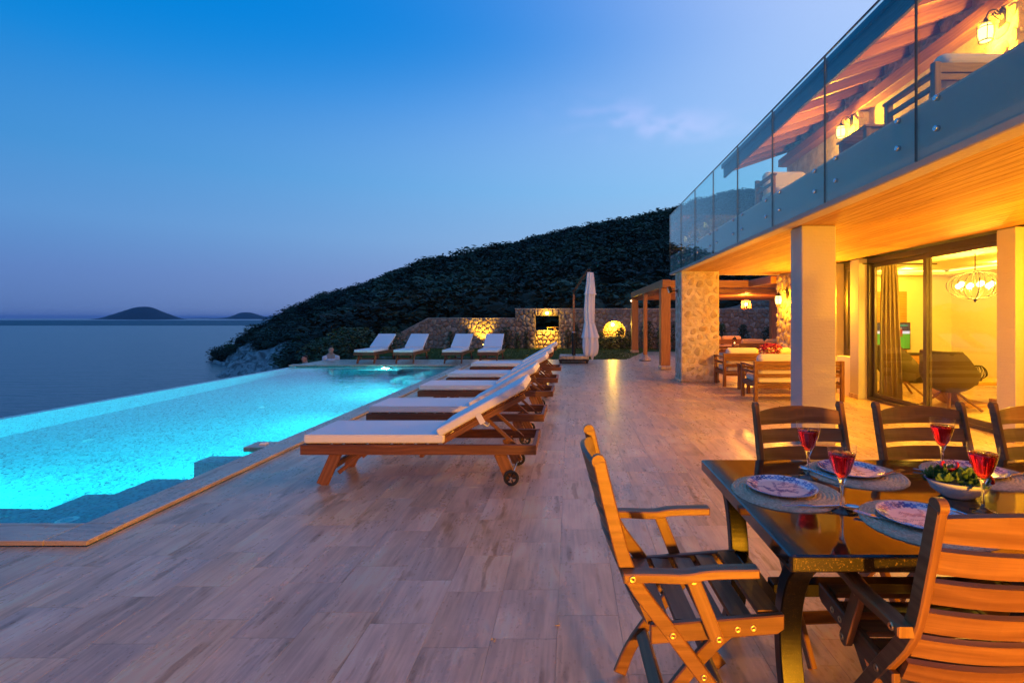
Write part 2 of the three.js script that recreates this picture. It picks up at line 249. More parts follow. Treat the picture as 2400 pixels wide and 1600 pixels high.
// irregular stones: cells of a jittered grid inside a convex outline
function clipPoly(poly, px, py, nx, ny) { const out = []; for (let i = 0; i < poly.length; i++) { const a = poly[i], b = poly[(i + 1) % poly.length], da = (a[0] - px) * nx + (a[1] - py) * ny, db = (b[0] - px) * nx + (b[1] - py) * ny; if (da <= 0) out.push(a); if (da * db < 0) { const t = da / (da - db); out.push([lerp(a[0], b[0], t), lerp(a[1], b[1], t)]); } } return out; }
function stoneCells(outline, size, gap, seed, jitter = 0.42) {
  const r = rng(seed), xs = outline.map((p) => p[0]), ys = outline.map((p) => p[1]), x0 = Math.min(...xs), x1 = Math.max(...xs), y0 = Math.min(...ys), y1 = Math.max(...ys);
  const nx = Math.max(1, Math.round((x1 - x0) / size)), ny = Math.max(1, Math.round((y1 - y0) / (size * 0.86))), sx = (x1 - x0) / nx, sy = (y1 - y0) / ny, pt = {}, out = [];
  for (let i = -2; i < nx + 2; i++) for (let j = -2; j < ny + 2; j++) pt[i + ',' + j] = [x0 + (i + 0.5 + (j & 1 ? 0.25 : -0.25) + (r() - 0.5) * 2 * jitter) * sx, y0 + (j + 0.5 + (r() - 0.5) * 2 * jitter) * sy];
  for (let i = -1; i < nx + 1; i++) for (let j = -1; j < ny + 1; j++) {
    const c = pt[i + ',' + j]; let poly = [[c[0] - size * 2, c[1] - size * 2], [c[0] + size * 2, c[1] - size * 2], [c[0] + size * 2, c[1] + size * 2], [c[0] - size * 2, c[1] + size * 2]];
    for (let a = -2; a <= 2; a++) for (let b = -2; b <= 2; b++) { const q = pt[(i + a) + ',' + (j + b)]; if (!q || (!a && !b)) continue; const dx = q[0] - c[0], dy = q[1] - c[1], l = Math.hypot(dx, dy) || 1; poly = clipPoly(poly, c[0] + dx / 2 - dx / l * gap, c[1] + dy / 2 - dy / l * gap, dx / l, dy / l); if (poly.length < 3) break; }
    for (let k = 0; k < outline.length && poly.length >= 3; k++) { const a = outline[k], b = outline[(k + 1) % outline.length], ex = b[0] - a[0], ey = b[1] - a[1], l = Math.hypot(ex, ey); poly = clipPoly(poly, a[0] - (ey / l) * 0.006, a[1] + (ex / l) * 0.006, ey / l, -ex / l); }
    if (poly.length < 3) continue;
    let A = 0; for (let k = 0; k < poly.length; k++) { const a = poly[k], b = poly[(k + 1) % poly.length]; A += a[0] * b[1] - a[1] * b[0]; }
    if (Math.abs(A) / 2 < size * size * 0.07) continue;
    const round = []; for (let k = 0; k < poly.length; k++) { const a = poly[k], b = poly[(k + 1) % poly.length]; if (Math.hypot(b[0] - a[0], b[1] - a[1]) < 0.012) continue; round.push([lerp(a[0], b[0], 0.22), lerp(a[1], b[1], 0.22)], [lerp(a[0], b[0], 0.78), lerp(a[1], b[1], 0.78)]); }
    if (round.length > 3) out.push(round);
  }
  return out;
}
function stoneGeo(poly, depth, seed) { // outline in x,y; the face looks along +z
  const r = rng(seed), n = poly.length, pos = [], uv = [], idx = [], cx = poly.reduce((s, p) => s + p[0], 0) / n, cy = poly.reduce((s, p) => s + p[1], 0) / n, tx = (r() - 0.5) * 0.6, ty = (r() - 0.5) * 0.6, uo = r() * 3, vo = r() * 3;
  const ring = (k, z, j) => { for (const p of poly) { const x = lerp(cx, p[0], k), y = lerp(cy, p[1], k); pos.push(x, y, z + (z > 0 ? ((x - cx) * tx + (y - cy) * ty) * depth * 3 + (r() - 0.5) * j : 0)); uv.push(x + uo, y + vo); } };
  ring(1.0, -0.012, 0); ring(0.93, depth * 0.62, depth * 0.25); ring(0.66, depth, depth * 0.3); pos.push(cx, cy, depth * 1.05); uv.push(cx + uo, cy + vo);
  for (let i = 0; i < n; i++) { const j = (i + 1) % n; for (let k = 0; k < 2; k++) idx.push(k * n + i, k * n + j, (k + 1) * n + j, k * n + i, (k + 1) * n + j, (k + 1) * n + i); idx.push(2 * n + i, 2 * n + j, 3 * n); }
  const g = new THREE.BufferGeometry(); g.setAttribute('position', new THREE.Float32BufferAttribute(pos, 3)); g.setAttribute('uv', new THREE.Float32BufferAttribute(uv, 2)); g.setIndex(idx); g.computeVertexNormals(); return g;
}
// leaves: small bent quads spread through a volume
function leafCloud(n, size, inside, seed, flat = 0) {
  const r = rng(seed), pos = [], nor = [], uv = [];
  for (let i = 0; i < n; i++) {
    const c = inside(r), a = r() * 6.283, b = (r() - 0.5) * (2 - flat), s = size * (0.6 + 0.8 * r()), X = new THREE.Vector3(Math.cos(a), b * 0.6, Math.sin(a)).normalize(), Y = new THREE.Vector3(r() - 0.5, r() * 0.8 + 0.1, r() - 0.5).cross(X).normalize(), N = X.clone().cross(Y);
    const q = [[-s, 0], [0, -s * 0.36], [s, 0], [0, s * 0.36]].map(([p, t]) => [c[0] + X.x * p + Y.x * t, c[1] + X.y * p + Y.y * t, c[2] + X.z * p + Y.z * t]);
    for (const k of [0, 1, 2, 0, 2, 3]) { pos.push(...q[k]); nor.push(N.x, N.y, N.z); uv.push(0, 0); }
  }
  const g = new THREE.BufferGeometry(); g.setAttribute('position', new THREE.Float32BufferAttribute(pos, 3)); g.setAttribute('normal', new THREE.Float32BufferAttribute(nor, 3)); g.setAttribute('uv', new THREE.Float32BufferAttribute(uv, 2)); return g;
}
const inBall = (rx, ry, rz, y0 = 0) => (r) => { for (;;) { const x = r() * 2 - 1, y = r() * 2 - 1, z = r() * 2 - 1, d = x * x + y * y + z * z; if (d < 1 && d > 0.25) return [x * rx, y0 + y * ry, z * rz]; } };

// ------------------------------------------------------------------ the setting: sea, islands, hill
const px = (u, v, d) => P((u - 1336) / FOCAL * d, EYE - (v - 745) / FOCAL * d, d);   // a direction of the photo at a chosen distance
const SEA = -16;
{
  const sea = thing('sea', 'calm dark blue sea reaching to the horizon', 'sea', [0, 0, 0], 0, null, 'structure');
  const strip = (name, d0, d1, rough, bump) => {
    const g = new THREE.PlaneGeometry(90000, d1 - d0).rotateX(-Math.PI / 2).translate(0, SEA, -(d0 + d1) / 2), p = g.attributes.position, uv = g.attributes.uv;
    for (let i = 0; i < p.count; i++) uv.setXY(i, p.getX(i), p.getZ(i));
    part(name, g, M([0.012, 0.030, 0.055], rough, { ior: 1.33, bumpMap: T.sea, bumpScale: bump }), sea);
  };
  strip('calm_water', -3000, 1150, 0.24, 0.34); strip('ruffled_water', 1150, 4000, 0.45, 1.5); strip('far_water', 4000, 60000, 0.2, 0.2);
}
function island(label, pts, dist, depth, m) { // silhouette given as [u, v] along the top, as a rounded ridge with real depth
  const nu = pts.length * 6, nt = 12, pos = [], idx = [], curve = new THREE.SplineCurve(pts.map((p) => new THREE.Vector2(p[0], p[1])));
  for (let i = 0; i <= nu; i++) {
    const q = curve.getPoint(i / nu), w = px(q.x, q.y, dist), h = Math.max(0, w.y - SEA);
    for (let j = 0; j <= nt; j++) { const t = j / nt * 2 - 1, f = Math.max(0, 1 - Math.abs(t) ** 1.7), n = fbm(i * 0.5, j * 0.9, 7, 4); pos.push(w.x, SEA - 2 + (h + 2) * f * (0.86 + 0.14 * (t === 0 ? 1 : n * 1.6)), w.z + t * depth * Math.min(1, 0.3 + h / 120)); }
  }
  for (let i = 0; i < nu; i++) for (let j = 0; j < nt; j++) { const a = i * (nt + 1) + j, b = a + nt + 1; idx.push(a, a + 1, b, b, a + 1, b + 1); }
  const g = new THREE.BufferGeometry(); g.setAttribute('position', new THREE.Float32BufferAttribute(pos, 3)); g.setIndex(idx); g.computeVertexNormals();
  tag(part('island', g, m), label, 'island', null, 'structure');
}
const scrub = M([0.045, 0.055, 0.05], 0.95);
island('humped dark island standing alone on the horizon', [[216, 747.6], [238, 744], [262, 737], [285, 730], [310, 721.5], [330, 718.6], [352, 719.6], [375, 728], [400, 738], [420, 744.5], [434, 747.6]], 6200, 160, scrub);
island('long low island whose end is hidden by the hillside', [[490, 747.2], [530, 743.4], [550, 738], [567, 732], [590, 733], [612, 740], [625, 742], [645, 738], [668, 732], [690, 734], [720, 741], [760, 747]], 8200, 200, scrub);
island('thin strip of land low on the horizon between the islands', [[428, 747], [450, 745.5], [480, 745], [500, 745.8], [520, 747]], 11500, 200, scrub);
let hillAt;
{
  // crest of the hill and its foot: photo direction and distance
  const crest = [[470, 846, 207], [520, 823, 209], [571, 791, 215], [622, 762, 225], [678, 735, 236], [735, 706, 250], [816, 684, 270], [867, 670, 285], [939, 641, 300], [1020, 620, 320], [1122, 604, 345], [1204, 586, 365], [1275, 566, 380], [1357, 549, 400], [1429, 534, 415], [1500, 518, 430], [1571, 500, 450], [1673, 472, 480], [1735, 459, 500], [1806, 454, 520], [2000, 446, 560], [2400, 442, 600]];
  const foot = [[473, 846.5, 204], [500, 851, 194], [540, 858, 182], [572, 863, 174], [560, 868, 167], [503, 882, 150.5], [530, 887, 145], [570, 888, 138], [615, 884, 115], [655, 874, 62], [700, 862, 32], [780, 848, 27], [927, 832, 26.5], [1050, 822, 26.2], [1200, 806, 26], [1350, 796, 26], [1500, 790, 26], [1600, 786, 26], [1700, 782, 26], [1800, 779, 26], [2000, 776, 26], [2400, 774, 26]];
  const cC = new THREE.CatmullRomCurve3(crest.map((q) => px(q[0], q[1] + 1500 / q[2], q[2])), false, 'centripetal'), cF = new THREE.CatmullRomCurve3(foot.map((q) => { const p = px(...q); p.y = Math.max(p.y, SEA - 0.3); return p; }), false, 'centripetal');
  const rocky = (s, t) => smooth(0.46, 0.38, s) * smooth(lerp(0.95, 0.36, smooth(0.14, 0.26, s)), lerp(0.7, 0.18, smooth(0.14, 0.26, s)), t + 0.2 * (fbm(s * 60, t * 14, 21, 3) - 0.5));
  hillAt = (s, t, fine = true) => {
    const a = cF.getPoint(clamp(s)), b = cC.getPoint(clamp(s)), p = a.clone().lerp(b, Math.min(t, 1)), k = Math.sin(Math.PI * clamp(t));
    p.y += k * (fbm(p.x * 0.02, p.z * 0.02, 5, 4) - 0.5) * 14 * smooth(0, 0.25, t);
    if (t > 1) { p.z -= (t - 1) * 260; p.y -= (t - 1) * (t - 1) * 160; }
    if (fine) { const r = rocky(s, t), q = fbm(p.x * 0.22, p.z * 0.22 + p.y * 0.25, 9, 4), e = Math.abs(fbm(p.x * 0.28 + p.y * 0.2, p.z * 0.28, 12, 3) - 0.5) * 2; p.y += r * (q * 3.4 + e * 2.2 - 1.9) * smooth(0, 0.05, t) + (1 - r) * (fbm(p.x * 0.3, p.z * 0.3, 13, 3) - 0.5) * 1.0 * smooth(0, 0.1, t); }
    return p;
  };
  const ns = 300, nt = 120, pos = [], col = [], idx = [], uv = [];
  for (let i = 0; i <= ns; i++) for (let j = 0; j <= nt; j++) {
    const s = i / ns, t = (j / nt) ** 1.5 * 1.5, p = hillAt(s, t), r = rocky(s, t) * smooth(0.25, 0.5, fbm(p.x * 0.12, p.z * 0.12, 15, 3) + 0.16), n = fbm(p.x * 0.2, p.z * 0.2, 16, 4), bare = smooth(0.62, 0.74, fbm(p.x * 0.05, p.z * 0.05, 18, 4)) * 0.5;
    pos.push(p.x, p.y, p.z); uv.push(p.x, p.z + p.y);
    const er = Math.abs(fbm(p.x * 0.5 + p.y * 0.4, p.z * 0.5, 12, 4) - 0.5) * 2, creviceShade = lerp(0.3, 1, smooth(0.02, 0.3, er)), rock = [(0.25 + 0.2 * n) * creviceShade, (0.222 + 0.18 * n) * creviceShade, (0.2 + 0.16 * n) * creviceShade], soil = [0.03 + 0.06 * bare, 0.033 + 0.045 * bare, 0.022 + 0.035 * bare];  // rock darkens along noise creases: crevice shade put into the colour
    const c = rock.map((v, k) => lerp(soil[k], v, clamp(r * 1.25))); col.push(...c);
  }
  for (let i = 0; i < ns; i++) for (let j = 0; j < nt; j++) { const a = i * (nt + 1) + j, b = a + nt + 1; idx.push(a, b, a + 1, b, b + 1, a + 1); }
  const g = new THREE.BufferGeometry(); g.setAttribute('position', new THREE.Float32BufferAttribute(pos, 3)); g.setAttribute('color', new THREE.Float32BufferAttribute(col, 3)); g.setAttribute('uv', new THREE.Float32BufferAttribute(uv, 2)); g.setIndex(idx); g.computeVertexNormals();
  const hill = tag(part('hill', g, M([1, 1, 1], 0.95, { vertexColors: true })), 'dark scrub covered hillside with pale rocks at the shore', 'hill', null, 'structure');
  // scrub on the hill: clumps of leaves round a rough core
  const core = new THREE.IcosahedronGeometry(0.5, 1), q = core.attributes.position;
  for (let i = 0; i < q.count; i++) { const k = 0.8 + 0.45 * noise(q.getX(i) * 3 + 5, q.getY(i) * 3 + q.getZ(i) * 2, 3); q.setXYZ(i, q.getX(i) * k, q.getY(i) * k * 0.8, q.getZ(i) * k); }
  core.computeVertexNormals();
  const clump = merged([clean(core), leafCloud(340, 0.12, inBall(1, 0.85, 1), 77)]);
  const r = rng(5150), N = 24000, mesh = new THREE.InstancedMesh(clump, M([0.055, 0.075, 0.052], 0.9, { side: THREE.DoubleSide }), N), mm = new THREE.Matrix4(), qq = new THREE.Quaternion(), E = new THREE.Euler(), c = new THREE.Color();
  let k = 0;
  for (let tries = 0; tries < N * 24 && k < N; tries++) {
    const s = r(), t = 0.01 + r() ** 1.35 * 1.04, p = hillAt(s, t);
    if (rocky(s, t) > 0.45 || r() > clamp(cF.getPoint(s).distanceTo(cC.getPoint(s)) / 240)) continue;
    if (r() > 0.25 + 1.1 * fbm(p.x * 0.06, p.z * 0.06, 23, 3)) continue;
    const near = Math.hypot(p.x, p.z), sz = (0.55 + 3.0 * r() ** 3) * lerp(0.6, 1.25, smooth(30, 160, near));
    mm.compose(p.clone().setY(p.y + sz * 0.35), qq.setFromEuler(E.set(0, r() * 6.28, 0)), new THREE.Vector3(sz * (0.9 + 0.7 * r()), sz * (0.75 + 0.4 * r()), sz * (0.9 + 0.5 * r())));
    mesh.setMatrixAt(k, mm); const b = (0.3 + 1.5 * r() * r()) * (0.45 + 1.2 * fbm(p.x * 0.09, p.z * 0.09, 29, 3)), y = r() * 0.4; mesh.setColorAt(k, c.setRGB(b * (0.85 + y), b, b * (0.9 - y * 0.6))); k++;
  }
  mesh.count = k; mesh.name = 'scrub_vegetation'; mesh.castShadow = mesh.receiveShadow = true; scene.add(mesh);
  tag(mesh, 'dark green maquis scrub covering the whole hillside', 'scrub', null, 'stuff');
}
// ground that carries the terrace and falls away to the sea beside the pool
{
  const pts = [], idx = [], nx = 30, nd = 30;
  for (let i = 0; i <= nx; i++) for (let j = 0; j <= nd; j++) { const x = -8.9 - 26 * (i / nx), d = -14 + 60 * (j / nd), f = i / nx; pts.push(x, -1.25 - smooth(0.12, 1, f) * 17 + (fbm(x * 0.4, d * 0.4, 3, 3) - 0.5) * smooth(0.1, 0.3, f) * 1.5, -d); }
  for (let i = 0; i < nx; i++) for (let j = 0; j < nd; j++) { const a = i * (nd + 1) + j, b = a + nd + 1; idx.push(a, a + 1, b, b, a + 1, b + 1); }
  const g = new THREE.BufferGeometry(); g.setAttribute('position', new THREE.Float32BufferAttribute(pts, 3)); g.setIndex(idx); g.computeVertexNormals();
  tag(part('slope', g, M([0.09, 0.085, 0.06], 0.95)), 'scrubby ground falling from the pool to the sea', 'ground', null, 'structure');
  tag(part('ground', [bx(-12, 14, -2.2, -1.62, 15.3, 26.5, 0), bx(-12, -7.7, -1.62, -0.82, 19.3, 26.5, 0.05)], M([0.10, 0.085, 0.06], 0.95)), 'bare lower ground beyond the terrace edge', 'ground', null, 'structure');
}
// ------------------------------------------------------------------ pool and terrace
const PX0 = -8.2, PX1 = -3.315, PD0 = 3.445, PD1 = 15.05, COP = 0.035, WATER = -0.02, CW = 0.265;
{
  const basin = thing('pool_basin', 'aqua mosaic infinity pool glowing from underwater lamps', 'pool', [0, 0, 0], 0, null, 'structure');
  part('floor', bx(PX0 - 0.3, PX1 + 0.3, -1.75, -1.5, PD0 - 0.3, PD1 + 0.3, 0), mat.mosaic, basin);
  part('weir_wall', bx(PX0 - 0.22, PX0, -1.5, WATER - 0.012, PD0, PD1, 0.004), mat.mosaic, basin);
  part('wall', bx(PX1, PX1 + 0.24, -1.5, 0.002, PD0 - 0.24, PD1 + 0.24, 0), mat.mosaic, basin);
  part('wall', bx(PX0 - 0.22, PX1, -1.5, 0.002, PD0 - 0.24, PD0, 0), mat.mosaic, basin);
  part('wall', bx(PX0 - 0.22, PX1, -1.5, 0.002, PD1, PD1 + 0.24, 0), mat.mosaic, basin);
  part('waterline_band', bx(PX0, PX1, -0.10, 0.001, PD1 - 0.006, PD1 - 0.0005, 0), mat.band, basin);
  part('waterline_band', bx(PX1 - 0.006, PX1 - 0.0005, -0.10, 0.001, PD0, PD1 - 0.006, 0), mat.band, basin);
  // seats and steps under water along the near end, shade put into darker tile
  for (const [x0, x1, d1, top] of [[PX0, -4.32, 4.16, -0.44], [-4.32, -4.08, 4.5, -0.44], [-4.08, -3.72, 4.92, -0.44], [-3.72, PX1, 5.16, -0.44]]) part('bench', bx(x0, x1, -1.5, top, PD0, d1, 0.004), mat.mosaicShaded, basin);
  part('step_block', bx(-3.86, PX1, -1.5, -0.10, 5.16, 5.40, 0.004), mat.mosaicShaded, basin);
  // broad steps in the far corner
  for (let k = 0; k < 3; k++) part('step', bx(-3.75 - 0.42 * k, PX1, -1.5, -0.25 - 0.36 * k, 12.2 + 0.30 * k, PD1 - 0.01, 0.004), mat.mosaic, basin);
  part('bench', bx(-7.0, -5.0, -1.5, -0.5, PD1 - 0.5, PD1 - 0.01, 0.004), mat.mosaic, basin);
  const wg = bx(PX0 - 0.12, PX1 + 0.02, -1.52, WATER, PD0 - 0.02, PD1 + 0.02, 0), p = wg.attributes.position, uv = wg.attributes.uv;
  for (let i = 0; i < p.count; i++) uv.setXY(i, p.getX(i), p.getZ(i));
  tag(part('pool_water', wg, mat.water), 'clear turquoise pool water level with its infinity edge', 'water', null, 'structure');
  // coping stones, proud of the terrace by their thickness
  const cop = thing('pool_coping', 'raised travertine coping round the pool', 'coping', [0, 0, 0], 0, null, 'structure');
  const cs = (x0, x1, d0, d1, along) => { const g = bx(x0, x1, 0.003, COP, d0, d1, 0.004); if (!along) { const u = g.attributes.uv; for (let i = 0; i < u.count; i++) u.setXY(i, u.getY(i), u.getX(i)); } part('coping_stone', g, mat.coping, cop); };
  // bands of the stone follow its length
  const run = (n, a, b, f) => { for (let k = 0; k < n; k++) f(lerp(a, b, k / n) + 0.0007, lerp(a, b, (k + 1) / n) - 0.0007); };
  run(16, PD0, PD1, (a, b) => cs(PX1 - 0.01, PX1 + CW, a, b, false));
  run(7, PX0 - 0.22, PX1 - 0.011, (a, b) => cs(a, b, PD0 - CW - 0.005, PD0 + 0.008, false));
  cs(PX1 - 0.009, PX1 + CW, PD0 - CW - 0.005, PD0 - 0.001, false);
  run(7, PX0 - 0.22, PX1 - 0.011, (a, b) => cs(a, b, PD1 - 0.008, PD1 + CW, false));
  cs(PX1 - 0.009, PX1 + CW, PD1 + 0.001, PD1 + CW, false);
  // stone topped pillar standing in the water against the edge
  const pil = thing('pool_ledge', 'small stone topped ledge jutting into the pool', 'ledge', [-3.43, -1.5, -5.62]);
  part('pillar', cbox(0.16, 1.47, 0.16, 0.004, 0, 0.735, 0), mat.mosaicShaded, pil); part('cap', cbox(0.235, 0.05, 0.26, 0.004, -0.02, 1.505, 0), mat.coping, pil);
  const tw = thing('folded_cloth', 'small folded pale cloth lying on the pool ledge', 'cloth', [-3.42, 0.031, -5.62]);
  part('fold', [cushion(0.08, 0.014, 0.06, 0.006).translate(0, 0.007, 0)], mat.cushion, tw); part('fold', [cushion(0.06, 0.01, 0.05, 0.004).translate(0.004, 0.019, 0.002)], mat.cushion, tw);
  // inlets in the pool floor
  let inl = 0; for (const [x, y, d] of [[-6.9, -1.5, 7.2], [-5.9, -1.5, 9.6], [-5.4, -1.5, 12.2], [-3.95, -0.44, 3.95]]) {
    const f = thing('pool_inlet', y > -1 ? 'round white inlet ring set in the pool bench' : 'round white inlet in the pool floor, ' + NTH[inl++] + ' from the dining end', 'inlet', [x, y, -d], 0, y > -1 ? null : 'pool floor inlets');
    part('ring', lathe([[0.035, 0.001], [0.07, 0.001], [0.073, 0.006], [0.065, 0.01], [0.04, 0.009], [0.035, 0.001]], 24), mat.porcelain, f); part('grille', cyl(0.034, 0.034, 0.006, 20, 0, 0.004, 0), y > -1 ? mat.mosaic : mat.porcelain, f);
  }
  // underwater lamps: a lens in the wall and its beam; only the lawn end one is in view
  const ul = (x, y, d, dx, dd, cd, label) => {
    const f = thing('underwater_light', label, 'pool light', [x, y, -d], Math.atan2(dx, -dd), 'underwater pool lights');
    part('ring', new THREE.TorusGeometry(0.12, 0.014, 8, 28).translate(0, 0, 0.012), mat.porcelain, f);
    part('lens', lathe([[0, 0.03], [0.06, 0.026], [0.11, 0.008], [0.11, 0.001], [0, 0.001]], 24).rotateX(Math.PI / 2), lampGlow(5, 8, 8), f);
    spot(x + dx * 0.06, y, d + dd * 0.06, x + dx * 3, y - 0.55, d + dd * 3, AQUA, cd, 1.45, 0.7, 5);
  };
  ul(PX1 - 0.002, -0.62, 5.9, -1, 0, 40, 'underwater lamp in the terrace side wall beside the pool ledge');
  ul(PX1 - 0.002, -0.55, 8.3, -1, 0, 31, 'underwater lamp in the terrace side wall, second from the pool ledge');
  ul(PX1 - 0.002, -0.55, 11.2, -1, 0, 31, 'underwater lamp in the terrace side wall, third from the pool ledge');
  ul(-5.5, -0.34, PD1 - 0.012, 0, -1, 62, 'bright underwater lamp in the wall at the lawn end');
  ul(-6.0, -0.85, 4.165, 0, 1, 27, 'unseen underwater lamp in the bench, placed to light the dining end of the pool');
}
{ // terrace: travertine planks in staggered rows, nearest 300 as pieces, the others as one mass
  const terr = thing('terrace', 'travertine plank paved terrace between pool and house', 'terrace', [0, 0, 0], 0, null, 'structure');
  const areas = [[-9.0, -3.052, -6.7, 3.172], [-3.048, 5.28, -6.7, 17.5], [-8.42, -3.052, 15.318, 17.5], [2.0, 9.2, 17.5, 21.4], [5.28, 9.2, 12.45, 17.5]];
  part('bed', areas.map(([a, b, c, d]) => bx(a, b, -0.25, -0.0035, c, d, 0)), mat.grout, terr);
  const W = 0.295, x00 = -0.355 - W * 40, tiles = [], r = rng(99), g1 = 0.0005;
  for (const [ax, bxx, ad, bd] of areas) for (let c = Math.floor((ax - x00) / W); x00 + c * W < bxx; c++) {
    const rc = rng(1000 + c); let d = -6.9 - rc() * 0.5;
    while (d < bd) {
      const L = 0.36 + 0.26 * rc(), m = Math.floor(rc() * 5), uo = rc() * 9, vo = rc() * 9, fl = rc() < 0.5 ? -1 : 1, dz = (rc() - 0.5) * 0.0004, x0 = Math.max(ax, x00 + c * W) + g1, x1 = Math.min(bxx, x00 + (c + 1) * W) - g1, d0 = Math.max(ad, d) + g1, d1 = Math.min(bd, d + L) - g1;
      if (x1 - x0 > 0.02 && d1 - d0 > 0.02) tiles.push({ x0, x1, d0, d1, m, uo, vo, fl, dz });
      d += L;
    }
  }
  const geo = (t) => {
    const { x0, x1, d0, d1 } = t, e = 0.0007, y = t.dz, lo = -0.003, pos = [], nor = [], uv = [];
    const q = (a, b, c, d, n) => { for (const v of [a, b, c, a, c, d]) { pos.push(v[0], v[1], -v[2]); nor.push(...n); uv.push(v[0] * t.fl + t.uo, v[2] + t.vo); } };
    q([x0 + e, y, d0 + e], [x1 - e, y, d0 + e], [x1 - e, y, d1 - e], [x0 + e, y, d1 - e], [0, 1, 0]);
    const s = 0.7071;
    q([x0, lo, d0], [x1, lo, d0], [x1 - e, y, d0 + e], [x0 + e, y, d0 + e], [0, s, s]); q([x1, lo, d1], [x0, lo, d1], [x0 + e, y, d1 - e], [x1 - e, y, d1 - e], [0, s, -s]);
    q([x0, lo, d1], [x0, lo, d0], [x0 + e, y, d0 + e], [x0 + e, y, d1 - e], [-s, s, 0]); q([x1, lo, d0], [x1, lo, d1], [x1 - e, y, d1 - e], [x1 - e, y, d0 + e], [s, s, 0]);
    const g = new THREE.BufferGeometry(); g.setAttribute('position', new THREE.Float32BufferAttribute(pos, 3)); g.setAttribute('normal', new THREE.Float32BufferAttribute(nor, 3)); g.setAttribute('uv', new THREE.Float32BufferAttribute(uv, 2)); return g;
  };
  for (const t of tiles) { const d = (t.d0 + t.d1) / 2, u = 1336 + (t.x0 + t.x1) / 2 / d * FOCAL, v = 745 + EYE / d * FOCAL; t.s = d > 1.7 && u > -120 && u < 2500 && v < 1700 ? (t.x1 - t.x0) * (t.d1 - t.d0) / d ** 3 : 0; }
  tiles.sort((a, b) => b.s - a.s);
  for (const t of tiles.slice(0, 300)) part('tile', geo(t), mat.tile[t.m], terr);
  for (let m = 0; m < 5; m++) { const p = part('paving', tiles.slice(300).filter((t) => t.m === m).map(geo), mat.tile[m], terr); p.userData.kind = 'stuff'; }
}
// lawn
{
  const outline = [[-7.6, 17.5], [2.0, 17.5], [2.0, 17.6], [3.0, 20.9], [9.2, 21.4], [12, 21.4], [12, 24], [-9.5, 24]];
  const sh = new THREE.Shape(outline.map((p) => new THREE.Vector2(p[0], p[1])));
  const g = new THREE.ExtrudeGeometry(sh, { depth: 0.4, bevelEnabled: false }).rotateX(-Math.PI / 2).translate(0, -0.43, 0);
  tag(part('lawn', g, M([0.055, 0.085, 0.02], 0.95)), 'strip of lawn between terrace and stone wall', 'lawn', null, 'structure');
  const r = rng(404), blade = leafCloud(7, 0.05, (q) => [(q() - 0.5) * 0.09, 0.012 + q() * 0.02, (q() - 0.5) * 0.09], 3), N = 26000, im = new THREE.InstancedMesh(blade, M([0.10, 0.15, 0.03], 0.85, { side: THREE.DoubleSide }), N), m4 = new THREE.Matrix4(), c = new THREE.Color();
  let k = 0;
  while (k < N) { const x = -9.4 + 14.5 * r(), d = 17.55 + 6.4 * r(); if (x < -7.6 - (d - 17.5) * 0.29 || (x > 2 && (x - 2) * 3.3 > (d - 17.6)) || (x < 2 && x > 1.98)) continue; m4.makeRotationY(r() * 6.28).setPosition(x, -0.03, -d); im.setMatrixAt(k, m4); const b = 0.6 + 0.7 * r(); im.setColorAt(k, c.setRGB(b * 1.05, b, b * 0.8)); k++; }
  im.name = 'lawn_grass'; im.receiveShadow = im.castShadow = true; scene.add(im); tag(im, 'short mown grass of the lawn', 'grass', null, 'stuff');
}
